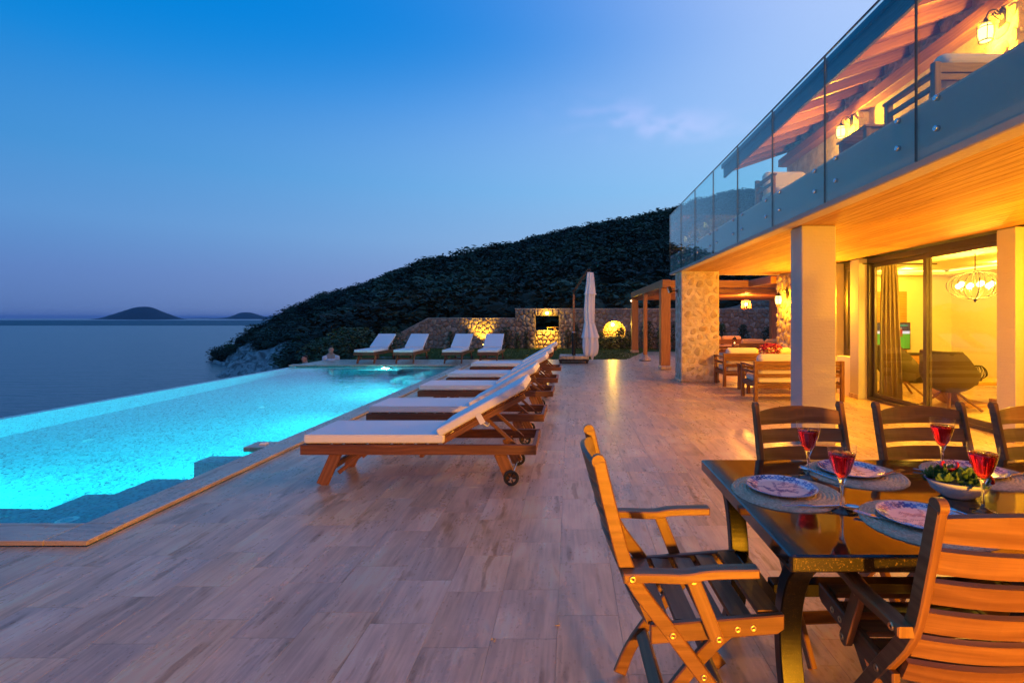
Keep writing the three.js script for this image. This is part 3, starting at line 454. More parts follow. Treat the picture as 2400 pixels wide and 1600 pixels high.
// ------------------------------------------------------------------ perimeter wall
{
  const wall = thing('garden_wall', 'rubble stone garden wall with arched niche and window opening', 'wall', [0, 0, 0]);
  const D0 = 23.9, TH = 0.45, xOpen0 = -1.66, xOpen1 = -0.53, sill = 0.80, head = 1.55, low = 1.39, high = 1.84, xs = -2.6, ax = 2.10, ar = 0.52, ay = 0.62;
  const body = new THREE.Shape([[-9.2, -0.1], [-9.2, 0.25], [-8.5, 0.46], [-6.75, low], [xs, low], [xs, high], [12, high], [12, -0.1]].map((p) => new THREE.Vector2(...p)));
  body.holes.push(new THREE.Path([[xOpen0, -0.05], [xOpen1, -0.05], [xOpen1, head], [xOpen0, head]].map((p) => new THREE.Vector2(...p))));
  const arch = new THREE.Path(); arch.moveTo(ax - ar, 0.55); arch.lineTo(ax + ar, 0.55); arch.lineTo(ax + ar, ay + 0.15); arch.absarc(ax, ay + 0.15, ar, 0, Math.PI, false); arch.lineTo(ax - ar, 0.55); body.holes.push(arch);
  part('mortar', new THREE.ExtrudeGeometry(body, { depth: TH, bevelEnabled: false, curveSegments: 16 }).translate(0, 0, -D0 - TH), mat.mortar, wall);
  const backing = part('niche_back', bx(ax - ar - 0.1, ax + ar + 0.1, 0.4, ay + ar + 0.3, D0 + TH - 0.06, D0 + TH + 0.02, 0), mat.mortar, wall);
  const infill = part('window_infill', bx(xOpen0 + 0.001, xOpen1 - 0.001, -0.1, sill, D0 + 0.2, D0 + TH - 0.01, 0), mat.mortar, wall);
  part('window_sill', bx(xOpen0 + 0.005, xOpen1 - 0.005, sill + 0.001, sill + 0.04, D0 + 0.15, D0 + TH, 0.008), mat.stone[4], wall);
  const capR = rng(8);
  const capRun = (x0, y0, x1, y1) => { const n = Math.max(1, Math.round(Math.hypot(x1 - x0, y1 - y0) / 0.55)); for (let k = 0; k < n; k++) { const a = k / n, b = (k + 1) / n; part('cap_stone', bar(new THREE.Vector3(lerp(x0, x1, a) + 0.004, lerp(y0, y1, a) + 0.025 + 0.012 * capR(), -D0 - TH / 2), new THREE.Vector3(lerp(x0, x1, b) - 0.004, lerp(y0, y1, b) + 0.025 + 0.012 * capR(), -D0 - TH / 2), TH + 0.06, 0.055, undefined, 0.014), mat.coping, wall); } };
  capRun(-9.2, 0.25, -8.5, 0.46); capRun(-8.5, 0.46, -6.75, low); capRun(-6.75, low, xs - 0.02, low); capRun(xs - 0.03, high, 12, high);
  const regions = [[[-9.2, -0.05], [-8.5, -0.05], [-8.5, 0.45], [-9.2, 0.24]], [[-8.5, -0.05], [-6.75, -0.05], [-6.75, low], [-8.5, 0.46]], [[-6.75, -0.05], [xs, -0.05], [xs, low], [-6.75, low]], [[xs, -0.05], [xOpen0 - 0.02, -0.05], [xOpen0 - 0.02, high], [xs, high]], [[xOpen0 - 0.02, head + 0.02], [xOpen1 + 0.02, head + 0.02], [xOpen1 + 0.02, high], [xOpen0 - 0.02, high]], [[xOpen1 + 0.02, -0.05], [12, -0.05], [12, high], [xOpen1 + 0.02, high]]];
  const all = [];
  regions.forEach((reg, n) => stoneCells(reg, 0.25, 0.012, 300 + n).forEach((p) => {
    const c = [p.reduce((s, q) => s + q[0], 0) / p.length, p.reduce((s, q) => s + q[1], 0) / p.length];
    if (Math.hypot(c[0] - ax, c[1] - ay - 0.15) < ar + 0.2 && c[1] > ay + 0.1) return;
    if (Math.abs(c[0] - ax) < ar + 0.1 && c[1] > 0.5 && c[1] <= ay + 0.12) return;
    all.push({ p, z: -D0, c });
  }));
  stoneCells([[xOpen0 + 0.01, -0.05], [xOpen1 - 0.01, -0.05], [xOpen1 - 0.01, sill], [xOpen0 + 0.01, sill]], 0.23, 0.012, 321).forEach((p) => all.push({ p, z: -D0 - 0.2, c: [-1, 0.4] }));
  stoneCells([[ax - ar - 0.05, 0.45], [ax + ar + 0.05, 0.45], [ax + ar + 0.05, 1.35], [ax - ar - 0.05, 1.35]], 0.2, 0.01, 322).forEach((p) => all.push({ p, z: -D0 - TH + 0.06, c: [ax, 0.8] }));
  // wedge stones round the arch
  for (let k = 0; k < 11; k++) { const a = Math.PI * (k + 0.06) / 11, b = Math.PI * (k + 0.94) / 11, q = (t, r) => [ax + Math.cos(t) * r, ay + 0.15 + Math.sin(t) * r]; all.push({ p: [q(a, ar), q((a + b) / 2, ar), q(b, ar), q(b, ar + 0.17), q((a + b) / 2, ar + 0.19), q(a, ar + 0.17)].reverse(), z: -D0, c: q((a + b) / 2, ar) }); }
  const score = (s) => (s.c[0] < 4.2 ? 0 : 10) + Math.abs(s.c[0] + 2);
  all.sort((a, b) => score(a) - score(b));
  const geoOf = (s, i) => stoneGeo(s.p[0][0] !== undefined && area(s.p) < 0 ? [...s.p].reverse() : s.p, 0.035 + 0.03 * hash(i, 3, 9), i).translate(0, 0, s.z);
  all.slice(0, 300).forEach((s, i) => part('stone', geoOf(s, i), mat.stone[Math.floor(hash(i, 1, 5) * 6)], wall));
  const rest = [[], [], []]; all.slice(300).forEach((s, i) => rest[i % 3].push(clean(geoOf(s, i + 300))));
  rest.forEach((r, i) => { if (r.length) part('rubble', r, mat.stone[i * 2], wall).userData.kind = 'stuff'; });
  // higher retaining wall behind the pergola
  const up = thing('retaining_wall', 'higher stone retaining wall with rising curved top behind the pergola', 'wall', [0, 0, 0]);
  const us = new THREE.Shape(); us.moveTo(8.2, 0); us.lineTo(14, 0); us.lineTo(14, 3.1); us.lineTo(11.5, 2.95); us.quadraticCurveTo(10.2, 2.7, 9.6, 2.3); us.quadraticCurveTo(9, 2.02, 8.2, 1.95);
  part('mortar', new THREE.ExtrudeGeometry(us, { depth: 0.4, bevelEnabled: false }).translate(0, 0, -27.4), mat.mortar, up);
  stoneCells([[8.3, 1.2], [11.4, 1.2], [11.4, 2.8], [10.4, 2.65], [9.6, 2.2], [8.3, 1.9]], 0.3, 0.013, 340).forEach((p, i) => part('stone', stoneGeo(area(p) < 0 ? [...p].reverse() : p, 0.05, i + 900).translate(0, 0, -27.0), mat.stone[i % 6], up));
}
function area(p) { let A = 0; for (let k = 0; k < p.length; k++) { const a = p[k], b = p[(k + 1) % p.length]; A += a[0] * b[1] - a[1] * b[0]; } return A / 2; }

// ------------------------------------------------------------------ villa
const villa = thing('villa', 'stone and plaster villa with timber soffit, balcony and lit rooms', 'house', [0, 0, 0]);
const DN = -3.4, DF = 12.35, CEIL = 2.49, SLAB = 2.92;
function stoneFace(parent, outline, place, size, depth, seed, mats = mat.stonePale) { // stones on a wall face; place() carries x,y,z to the wall
  const m = place; stoneCells(outline, size, 0.03, seed).forEach((p, i) => part('stone', stoneGeo(area(p) < 0 ? [...p].reverse() : p, depth * (0.6 + 0.7 * hash(i, seed, 2)), seed * 100 + i).applyMatrix4(m), mats[Math.floor(hash(i, seed, 4) * mats.length)], parent));
}
const faceZ = (x, d) => new THREE.Matrix4().makeTranslation(x, 0, -d);                                                   // faces the camera
const faceX = (x, d) => new THREE.Matrix4().makeRotationY(-Math.PI / 2).setPosition(x, 0, -d);                           // faces -x; its x runs towards the camera
{
  // floors and slab
  part('slab', bx(2.45, 9.2, 2.53, SLAB, DN, DF, 0.004), mat.fascia, villa);
  part('slab_edge', bx(2.452, 2.60, CEIL - 0.002, 2.529, DN, DF - 0.002, 0.006), mat.gritty, villa);
  part('slab_edge', bx(2.60, 5.10, CEIL - 0.002, 2.529, DF - 0.15, DF - 0.003, 0.006), mat.gritty, villa);
  part('drip_edge', bx(2.444, 2.4495, 2.495, 2.545, DN, DF, 0), mat.concrete, villa);
  const soffit = sub('soffit', villa), rb = rng(61);
  for (let k = 0; k < 25; k++) {
    let d = DN + rb() * 1.2 - 1; const x0 = 2.604 + k * 0.1, x1 = x0 + 0.097;
    while (d < DF - 0.16) { const L = 2.4 + 1.8 * rb(), a = Math.max(d, DN), b = Math.min(d + L, DF - 0.153); if (b - a > 0.05) part('board', bx(x0, Math.min(x1, 5.1), CEIL + 0.003, CEIL + 0.02, a + 0.001, b - 0.001, 0.003), mat.pine[Math.floor(rb() * 4)], soffit); d += L; }
  }
  // columns and piers
  const col = (d0, d1) => { const c = sub('column', villa); part('shaft', bx(2.63, 3.02, 0, CEIL, d0, d1, 0.008), mat.plaster, c); };
  col(5.71, 6.0); col(0.0, 0.3);
  const pier = sub('stone_pier', villa);
  part('core', bx(2.49, 3.335, 0, CEIL, 11.25, 11.9, 0.01), mat.mortarPale, pier); part('plinth', bx(2.475, 3.35, 0, 0.05, 11.235, 11.92, 0.008), mat.coping, pier);
  stoneFace(pier, [[2.5, 0.06], [3.325, 0.06], [3.325, CEIL - 0.01], [2.5, CEIL - 0.01]], faceZ(0, 11.25), 0.2, 0.006, 41);
  stoneFace(pier, [[0.01, 0.06], [0.64, 0.06], [0.64, CEIL - 0.01], [0.01, CEIL - 0.01]], faceX(2.49, 11.9), 0.2, 0.004, 42);
  const rw = sub('stone_wall', villa);
  part('core', bx(5.1, 5.55, 0, CEIL, 10.42, 12.4, 0.01), mat.mortarPale, rw);
  stoneFace(rw, [[0, 0.02], [1.98, 0.02], [1.98, CEIL - 0.01], [0, CEIL - 0.01]], faceX(5.1, 12.4), 0.23, 0.03, 43);
  // plaster pilasters between the glazed openings
  for (const [a, b] of [[9.69, 9.87], [8.93, 9.2], [5.78, 6.04], [4.3, 4.6], [0.95, 1.2]]) { const p = sub('pilaster', villa); part('shaft', bx(5.12, 5.46, 0, CEIL, a, b, 0.006), mat.plaster, p); part('skirting', bx(5.105, 5.119, 0, 0.08, a - 0.012, b + 0.012, 0.003), mat.coping, p); }
  part('wall', [bx(5.14, 5.46, 0, 0.72, 9.2, 9.69, 0.004), bx(5.14, 5.46, 0, 0.72, 9.87, 10.42, 0.004)], mat.wallPaint, villa);
  part('wall', bx(5.12, 5.46, 0, CEIL, DN, 0.95, 0.004), mat.plaster, villa);
  // window over the low wall
  const glazed = (name, d0, d1, y0, y1, n) => {
    const w = sub(name, villa), X = 5.32, f = 0.06;
    part('frame', [bx(X - 0.05, X + 0.06, y1 - 0.09, y1, d0, d1), bx(X - 0.05, X + 0.06, y0, y0 + 0.05, d0, d1), bx(X - 0.05, X + 0.06, y0 + 0.051, y1 - 0.091, d0, d0 + f), bx(X - 0.05, X + 0.06, y0 + 0.051, y1 - 0.091, d1 - f, d1)], mat.alu, w);
    for (let k = 0; k < n; k++) {
      const a = lerp(d0 + f, d1 - f, k / n) - (k ? 0.035 : 0), b = lerp(d0 + f, d1 - f, (k + 1) / n) + (k < n - 1 ? 0.035 : 0), xo = X + (k % 2 ? 0.026 : -0.024), s = 0.07;
      part('sash', [bx(xo - 0.02, xo + 0.02, y0 + 0.052, y0 + 0.052 + s, a, b), bx(xo - 0.02, xo + 0.02, y1 - 0.092 - s, y1 - 0.092, a, b), bx(xo - 0.02, xo + 0.02, y0 + 0.052 + s, y1 - 0.092 - s, a, a + s), bx(xo - 0.02, xo + 0.02, y0 + 0.052 + s, y1 - 0.092 - s, b - s, b)], mat.alu, w);
      part('pane', new THREE.PlaneGeometry(b - a - 2 * s, y1 - y0 - 0.144 - 2 * s).rotateY(-Math.PI / 2).translate(xo, (y0 + y1 - 0.04) / 2, -(a + b) / 2), mat.glass, w);
    }
  };
  glazed('window', 9.205, 9.685, 0.725, CEIL - 0.002, 1); glazed('window', 9.875, 10.41, 0.725, CEIL - 0.002, 1);
  glazed('sliding_door', 6.045, 8.925, 0.003, CEIL - 0.002, 2); glazed('sliding_door', 4.605, 5.775, 0.003, CEIL - 0.002, 1); glazed('sliding_door', 1.205, 4.295, 0.003, CEIL - 0.002, 2);
  // living room behind the glass
  const RX = 8.8, RD = 11.6;
  part('interior_floor', bx(5.29, RX, -0.2, -0.001, DN, RD, 0), mat.tile[2], villa);
  part('interior_wall', [bx(RX, RX + 0.2, 0, 2.88, DN, RD, 0), bx(5.56, RX + 0.2, 0, 2.529, RD, RD + 0.2, 0), bx(5.46, RX + 0.2, 0, 2.529, DN - 0.2, DN, 0)], mat.wallPaint, villa);
  part('interior_ceiling', [bx(5.47, 6.2, 2.40, 2.47, DN, RD - 0.001, 0), bx(RX - 0.45, RX - 0.001, 2.40, 2.47, DN, RD - 0.001, 0), bx(6.2, RX - 0.45, 2.40, 2.47, RD - 0.45, RD - 0.001, 0)], mat.wallPaint, villa);
  part('room_ceiling', bx(5.47, RX - 0.001, 2.505, 2.528, DN, RD - 0.001, 0), mat.wallPaint, villa);
  part('wood_panel', bx(6.0, 7.75, 0.3, 2.05, RD - 0.035, RD - 0.002, 0.004), mat.pine[0], villa);
  part('wood_panel', bx(5.60, 5.97, 0.0, 2.05, RD - 0.035, RD - 0.002, 0.004), mat.pine[1], villa);
  // upper storey
  const uw = sub('upper_wall', villa);
  part('core', [bx(5.3, 5.6, SLAB, 5.75, DN, 12.3, 0.005), bx(5.6, 9.2, SLAB, 5.75, 12.0, 12.3, 0)], mat.mortarPale, uw);
  stoneFace(uw, [[0.05, 5.3], [9.6, 5.3], [9.6, 5.72], [0.05, 5.72]], faceX(5.3, 12.3), 0.24, 0.03, 45);
  for (const [a, b] of [[8.9, 9.35], [5.72, 6.17], [2.6, 3.05]]) { const p = sub('upper_pilaster', villa); part('core', bx(5.10, 5.299, SLAB, 5.10, a, b, 0.01), mat.mortarPale, p); stoneFace(p, [[0, SLAB + 0.02], [b - a, SLAB + 0.02], [b - a, 5.09], [0, 5.09]], faceX(5.10, b), 0.2, 0.02, 46 + a | 0); stoneFace(p, [[5.11, SLAB + 0.02], [5.29, SLAB + 0.02], [5.29, 5.09], [5.11, 5.09]], faceZ(0, a), 0.19, 0.015, 56 + a | 0); }
  part('header_beam', bx(5.08, 5.29, 5.11, 5.29, DN, 12.28, 0.006), mat.rafter[0], villa);
  part('balcony_floor', bx(2.46, 5.29, SLAB + 0.001, SLAB + 0.02, DN, DF - 0.01, 0.002), mat.coping, villa);
  // roof: sloping boards on rafters, fascia board at the eave
  const roof = sub('roof', villa), sl = 0.34, X0 = 3.92, Y0 = 5.22, roofY = (x) => Y0 + (x - X0) * sl;
  part('deck', [bar(new THREE.Vector3(X0, roofY(X0), 4.2 - 8.6), new THREE.Vector3(9.4, roofY(9.4), 4.2 - 8.6), 16.4, 0.03), bar(new THREE.Vector3(X0 - 0.03, roofY(X0) + 0.06, 4.2 - 8.6), new THREE.Vector3(9.4, roofY(9.4) + 0.06, 4.2 - 8.6), 16.5, 0.07)], mat.rafter[1], roof);
  part('fascia_board', bx(3.86, 3.915, 4.96, 5.30, -3.8, 12.66, 0.006), M([0.16, 0.15, 0.145], 0.7, { map: T.wood }), roof);
  part('gutter', bx(3.80, 3.859, 5.18, 5.30, -3.8, 12.66, 0.015), mat.metalDark, roof);
  for (let d = -3.3; d < 12.6; d += 0.62) part('rafter', bar(new THREE.Vector3(X0 + 0.002, roofY(X0) - 0.09, -d), new THREE.Vector3(5.29, roofY(5.29) - 0.09, -d), 0.08, 0.14), mat.rafter[Math.round(d * 7) & 1], roof);
  part('verge_board', bar(new THREE.Vector3(X0, roofY(X0) - 0.05, -12.62), new THREE.Vector3(9.2, roofY(9.2) - 0.05, -12.62), 0.03, 0.2), mat.rafter[1], roof);
}
// glass balustrade with point fixings
{
  const bal = thing('glass_balustrade', 'frameless glass balustrade along the balcony edge', 'balustrade', [2.4, 2.52, 0]);
  const J = [-1.45, -0.22, 1.01, 2.25, 3.488, 4.736, 5.962, 7.206, 8.43, 9.66, 10.88, 12.08];
  const boltG = merged([lathe([[0, 0.003], [0.006, 0.004], [0.008, 0.008], [0.016, 0.008], [0.0205, 0.003], [0.0205, -0.02], [0, -0.02]], 16).rotateZ(Math.PI / 2)]);
  for (let k = 0; k + 1 < J.length; k++) {
    const a = J[k] + 0.005, b = J[k + 1] - 0.005, g = new THREE.Group(); g.name = 'glass_panel'; bal.add(g);
    part('pane', cbox(0.016, 1.38, b - a, 0.001, 0, 0.69, -(a + b) / 2), mat.balGlass, g);
    for (const d of [a + 0.19, b - 0.19]) for (const y of [0.16, 0.36]) { const m = part('bolt', boltG, mat.steel, g); m.position.set(-0.008, y, -d); }
    part('joint_profile', cbox(0.018, 1.378, 0.007, 0.001, 0, 0.69, -J[k + 1]), mat.metalDark, g);
  }
  const g = new THREE.Group(); g.name = 'glass_panel'; bal.add(g);
  part('pane', cbox(1.3, 1.38, 0.016, 0.001, 0.66, 0.69, -12.09), mat.balGlass, g); part('pane', cbox(1.3, 1.38, 0.016, 0.001, 1.97, 0.69, -12.09), mat.balGlass, g);
  part('top_edge', [cbox(0.02, 0.008, 13.6, 0.001, 0, 1.384, -5.3), cbox(2.62, 0.008, 0.02, 0.001, 1.31, 1.384, -12.1)], mat.metalDark, bal);
}
// wall lanterns
function makeLantern(label) { // hangs from a wall whose face looks along -x; origin on the wall at the height of the flame
  const L = thing('wall_lantern', label, 'wall lamp', [0, 0, 0]);
  part('backplate', plate([[-0.05, 0.08], [0, 0.02], [0.05, 0.08], [0.05, 0.24], [0, 0.31], [-0.05, 0.24]], 0.014).rotateY(Math.PI / 2).translate(-0.008, 0, 0), mat.iron, L);
  part('bracket', tube([new THREE.Vector3(-0.01, 0.2, 0), new THREE.Vector3(-0.08, 0.27, 0), new THREE.Vector3(-0.16, 0.25, 0), new THREE.Vector3(-0.2, 0.17, 0)], 0.008, 20, 6), mat.iron, L);
  part('scroll', tube([new THREE.Vector3(-0.02, 0.14, 0), new THREE.Vector3(-0.09, 0.19, 0), new THREE.Vector3(-0.12, 0.225, 0), new THREE.Vector3(-0.095, 0.245, 0), new THREE.Vector3(-0.08, 0.22, 0)], 0.006, 20, 6), mat.iron, L);
  part('cap', lathe([[0, 0.17], [0.02, 0.165], [0.03, 0.14], [0.075, 0.105], [0.085, 0.095], [0, 0.095]], 12).translate(-0.2, 0, 0), mat.iron, L);
  const cage = sub('cage', L);
  for (let k = 0; k < 4; k++) { const a = k * Math.PI / 2 + 0.5; part('rod', tube([new THREE.Vector3(-0.2 + 0.078 * Math.cos(a), 0.095, 0.078 * Math.sin(a)), new THREE.Vector3(-0.2 + 0.084 * Math.cos(a), 0, 0.084 * Math.sin(a)), new THREE.Vector3(-0.2 + 0.066 * Math.cos(a), -0.1, 0.066 * Math.sin(a))], 0.005, 8, 5), mat.iron, cage); }
  part('ring', [new THREE.TorusGeometry(0.082, 0.005, 6, 24).rotateX(Math.PI / 2).translate(-0.2, 0.05, 0), new THREE.TorusGeometry(0.068, 0.007, 6, 24).rotateX(Math.PI / 2).translate(-0.2, -0.1, 0)], mat.iron, cage);
  part('lamp_glass', lathe([[0, -0.095], [0.055, -0.095], [0.072, -0.02], [0.07, 0.06], [0.055, 0.09], [0, 0.092]], 20).translate(-0.2, 0, 0), glowLantern, L);
  return L;
}
const lan0 = makeLantern('lit iron lantern on the stone wall beside the lounge'); lan0.position.set(5.07, 1.86, -11.75);
const lanterns = [[5.12, 1.80, 9.78, 'unseen iron lantern on the narrow pilaster behind the column, placed to light the stone pier', 24], [5.10, 4.80, 9.1, 'lit iron lantern on the balcony pilaster over the second armchair', 24], [5.10, 4.80, 5.93, 'lit iron lantern on the balcony pilaster behind the slatted armchair', 24], [5.10, 4.80, 2.8, 'lit iron lantern on the balcony pilaster past the end of view', 24], [5.12, 1.86, 4.45, 'unseen iron lantern on a plaster pilaster out of view, placed to light column and paving', 25], [5.12, 1.86, 0.6, 'unseen iron lantern on the plaster wall out of view, weakly lighting the terrace', 1.5], [2.9, 1.6, 6.0, 'unseen iron lantern on the lounge side of the column, placed to light sofas and pier', 7]];  // unseen ones are placed to light pier, sofas, column and paving
const LCD = 10;
lamp(5.07 - 0.2, 1.85, 11.75, AMBER, LCD, 3);
for (const [x, y, d, label, cd] of lanterns) { const back = d === 6.0; copy(lan0, [x, y, -d], back ? -Math.PI / 2 : 0, label); lamp(back ? x : x - 0.2, y - 0.01, back ? d + 0.2 : d, AMBER, cd, 3); }
for (const o of scene.children) if (/^wall_lantern/.test(o.name)) o.userData.group = 'iron wall lanterns';
// wall and roof out of view behind the camera, placed to block sky light
part('unseen_wing_wall', [bx(-4.2, 5.12, 0, 5.6, -7.0, -6.7, 0.01), bx(5.12, 9.2, 0, 5.6, -7.0, -3.6, 0.01)], mat.mortar, villa);
part('unseen_wing_roof', bx(-4.8, 9.4, 5.601, 5.75, -7.6, -5.9, 0.02), mat.rafter[1], villa);
// low bollard lamp out of view, placed to light the chairs, coping and column
{
  const B = thing('unseen_bollard_lamp', 'unseen low bollard lamp behind the camera, placed to light chairs, coping and column', 'bollard lamp', [1.4, 0, 2.2]);
  part('base', cyl(0.11, 0.12, 0.03, 24, 0, 0.015, 0), mat.iron, B); part('post', cyl(0.05, 0.05, 0.12, 20, 0, 0.09, 0), mat.iron, B); part('cap', lathe([[0, 0.45], [0.06, 0.44], [0.13, 0.41], [0.13, 0.395], [0, 0.395]], 24), mat.iron, B);
  part('lamp_glass', lathe([[0, 0.151], [0.085, 0.151], [0.1, 0.18], [0.1, 0.36], [0.085, 0.394], [0, 0.394]], 24), glowLantern, B); lamp(1.4, 0.27, -2.2, AMBER, 112, 4);
}
// spotlight fixed to the stone pier, unlit
{
  const f = thing('pier_spotlight', 'small black spotlight bracketed to the stone pier', 'spotlight', [2.47, 2.06, -11.6]);
  part('bracket', [bar(new THREE.Vector3(0, 0, 0), new THREE.Vector3(-0.13, 0, 0), 0.02, 0.02)], mat.iron, f); part('base', cbox(0.012, 0.08, 0.08, 0.003, -0.004, 0, 0), mat.iron, f);
  part('head', cbox(0.07, 0.15, 0.12, 0.01).rotateZ(0.35).translate(-0.17, 0.03, 0), mat.iron, f); part('lens', cbox(0.004, 0.12, 0.1, 0.001).rotateZ(0.35).translate(-0.206, 0.017, 0), mat.porcelain, f);
}
// ------------------------------------------------------------------ interior
{
  const cove = thing('cove_light', 'bright strip light in the recessed ceiling of the living room', 'strip light', [0, 0, 0]);
  part('light_strip', [bx(6.22, 8.33, 2.472, 2.487, 11.18, 11.22, 0), bx(8.36, 8.40, 2.472, 2.487, 2.0, 11.1, 0)], lampGlow(7, 4.6, 0.9), cove);
  for (const [x, d] of [[7.3, 10.9], [8.1, 9.5], [8.1, 7]]) lamp(x, 2.44, d, YELLOW, 5, 2);
  const ch = thing('chandelier', 'wire cage chandelier with glowing crystal bulbs in the living room', 'chandelier', [6.08, 1.93, -7.55]);
  part('stem', cyl(0.008, 0.008, 0.58, 8, 0, 0.3, 0), mat.iron, ch); part('finial', lathe([[0, -0.26], [0.02, -0.23], [0.05, -0.2], [0, -0.19]], 12), mat.iron, ch);
  for (let k = 0; k < 6; k++) part('hoop', new THREE.TorusGeometry(1, 0.02, 6, 48).scale(0.35, 0.2, 0.35).rotateZ([0, 0.25, -0.25, 0.1, -0.1, 0][k]).rotateY(k * Math.PI / 6), mat.iron, ch);
  for (let k = 0; k < 10; k++) { const a = k * 0.6283; part('bulb', ball(0.038, 0.2 * Math.cos(a), -0.01 + 0.03 * (k & 1), 0.2 * Math.sin(a), 10), lampGlow(12, 8.5, 2.6), ch); part('crystal', lathe([[0, -0.16], [0.012, -0.13], [0.012, -0.07], [0, -0.05]], 6).translate(0.2 * Math.cos(a), 0, 0.2 * Math.sin(a)), mat.crystal, ch); }
  for (const a of [0.5, 2.6, 4.7]) lamp(6.08 + 0.15 * Math.cos(a), 1.92, 7.55 + 0.15 * Math.sin(a), YELLOW, 10, 2);
  lamp(7.2, 1.9, 4.2, YELLOW, 15, 4); lamp(7.2, 1.9, 1.2, YELLOW, 6, 4);  // globes out of view, placed to light the terrace through the doors
  for (const [d, lb] of [[4.2, 'unseen pendant globe in the room behind the second sliding door, placed to light the terrace'], [1.2, 'unseen pendant globe in the room behind the third sliding door, placed to light the terrace']]) { const p = thing('unseen_pendant_globe', lb, 'pendant', [7.2, 1.9, -d]); part('globe_lamp', ball(0.12, 0, 0, 0, 16), lampGlow(4, 2.6, 0.5), p); part('cord', cyl(0.004, 0.004, 0.44, 6, 0, 0.34, 0), mat.iron, p); }
  // curtain gathered beside the door
  const cu = thing('curtain', 'tall brown curtain gathered beside the sliding door', 'curtain', [5.59, 0.02, -8.83]);
  { const nx = 60, ny = 14, pos = [], idx = []; for (let i = 0; i <= nx; i++) for (let j = 0; j <= ny; j++) { const s = i / nx, y = j / ny, wd = lerp(0.40, 0.25, y * y), ph = s * 6.283 * 4.5; pos.push((s - 0.5) * wd + 0.02 * Math.sin(ph * 2 + y * 2) + 0.03 * (1 - y), y * 2.36, 0.05 * Math.sin(ph + 0.4 * Math.sin(y * 5)) * lerp(1.2, 0.7, y)); } for (let i = 0; i < nx; i++) for (let j = 0; j < ny; j++) { const a = i * (ny + 1) + j, b = a + ny + 1; idx.push(a, b, a + 1, b, b + 1, a + 1); } const g = new THREE.BufferGeometry(); g.setAttribute('position', new THREE.Float32BufferAttribute(pos, 3)); g.setIndex(idx); g.computeVertexNormals(); part('cloth', g, M([0.20, 0.14, 0.06], 0.85, { side: THREE.DoubleSide, transmission: 0.2, thickness: 0 }), cu); part('rail', cbox(1.3, 0.02, 0.03, 0.003, 0.2, 2.37, 0), mat.iron, cu); }
  // television with a football match
  const tv = thing('television', 'wall television showing a football match', 'television', [7.3, 1.03, -11.55]);
  part('housing', cbox(1.02, 0.62, 0.035, 0.006), mat.black, tv);
  const cv = document.createElement('canvas'); cv.width = 256; cv.height = 144; const cx = cv.getContext('2d');
  cx.fillStyle = '#20242c'; cx.fillRect(0, 0, 256, 52); for (let k = 0; k < 260; k++) { cx.fillStyle = ['#3a4250', '#59616c', '#20242c', '#7a7468'][k % 4]; cx.fillRect(hash(k, 1, 3) * 256, hash(k, 2, 3) * 40, 4, 3); }
  cx.fillStyle = '#e9ecef'; cx.fillRect(0, 44, 256, 16); cx.fillStyle = '#4fae23'; cx.fillRect(0, 60, 256, 84); cx.fillStyle = '#58bb2a'; for (let k = 0; k < 4; k++) cx.fillRect(k * 64, 60, 32, 84);
  cx.fillStyle = '#c62218'; cx.fillRect(196, 34, 16, 26); cx.fillStyle = '#b88a6a'; cx.beginPath(); cx.arc(204, 29, 6, 0, 7); cx.fill(); cx.fillStyle = '#c62218'; cx.fillRect(197, 60, 6, 16); cx.fillRect(206, 60, 6, 18); cx.fillStyle = '#1c9a6a'; cx.fillRect(150, 8, 92, 9);
  const ct = new THREE.CanvasTexture(cv); ct.colorSpace = THREE.SRGBColorSpace;
  part('screen', new THREE.PlaneGeometry(0.98, 0.575).translate(0, 0, 0.019), new THREE.MeshStandardMaterial({ color: 0x050505, roughness: 0.3, emissive: 0xffffff, emissiveMap: ct, emissiveIntensity: 0.9 }), tv);
  const co = thing('console_cabinet', 'low wooden cabinet with dark frame against the room wall', 'cabinet', [7.75, 0, -11.32]);
  part('carcass', cbox(1.3, 0.5, 0.42, 0.004, 0, 0.40, 0), mat.metalDark, co); for (let k = 0; k < 2; k++) { part('door', cbox(0.6, 0.42, 0.014, 0.003, (k - 0.5) * 0.62, 0.40, 0.216), mat.pine[1], co); part('knob', ball(0.014, (k - 0.5) * 0.62 + 0.05, 0.48, 0.23, 8), mat.iron, co); } part('plinth', cbox(1.1, 0.15, 0.36, 0.004, 0, 0.075, 0), mat.iron, co);
  // shell armchairs
  const shell = (pos, turn, label) => {
    const a = thing('shell_armchair', label, 'armchair', pos, turn, 'shell armchairs in the living room');
    const el = (x, y, z, c, r) => (Math.hypot((x - c[0]) / r[0], (y - c[1]) / r[1], (z - c[2]) / r[2]) - 1) * 0.36;
    const g = sdfMesh((x, y, z) => Math.max(el(x, Math.min(y, 0.62 - 0.25 * x), z, [0, 0.62, 0], [0.41, 0.36, 0.39]), -el(x, Math.min(y, 0.74), z, [0.14, 0.74, 0], [0.47, 0.33, 0.32]), Math.min(y - 0.93 + 1.1 * Math.max(0, x + 0.14), y - 0.61) * 0.7), [0, 0.62, 0], 0.5, 64);
    const fab = M([0.085, 0.066, 0.03], 0.9); part('shell', g, fab, a); part('seat', cushion(0.46, 0.12, 0.46, 0.05, 0.2).translate(0.08, 0.45, 0), fab, a);
    for (const [sx, sz] of [[1, 1], [1, -1], [-1, 1], [-1, -1]]) part('leg', bar(new THREE.Vector3(0.05 * sx, 0.29, 0.05 * sz), new THREE.Vector3(0.3 * sx, 0.005, 0.28 * sz), 0.03, 0.03), mat.patio[0], a);
  };
  shell([6.0, 0, -7.95], 0.15, 'olive brown shell armchair seen from behind through the sliding door'); shell([6.15, 0, -9.35], -0.2, 'dark shell armchair beside the curtain');
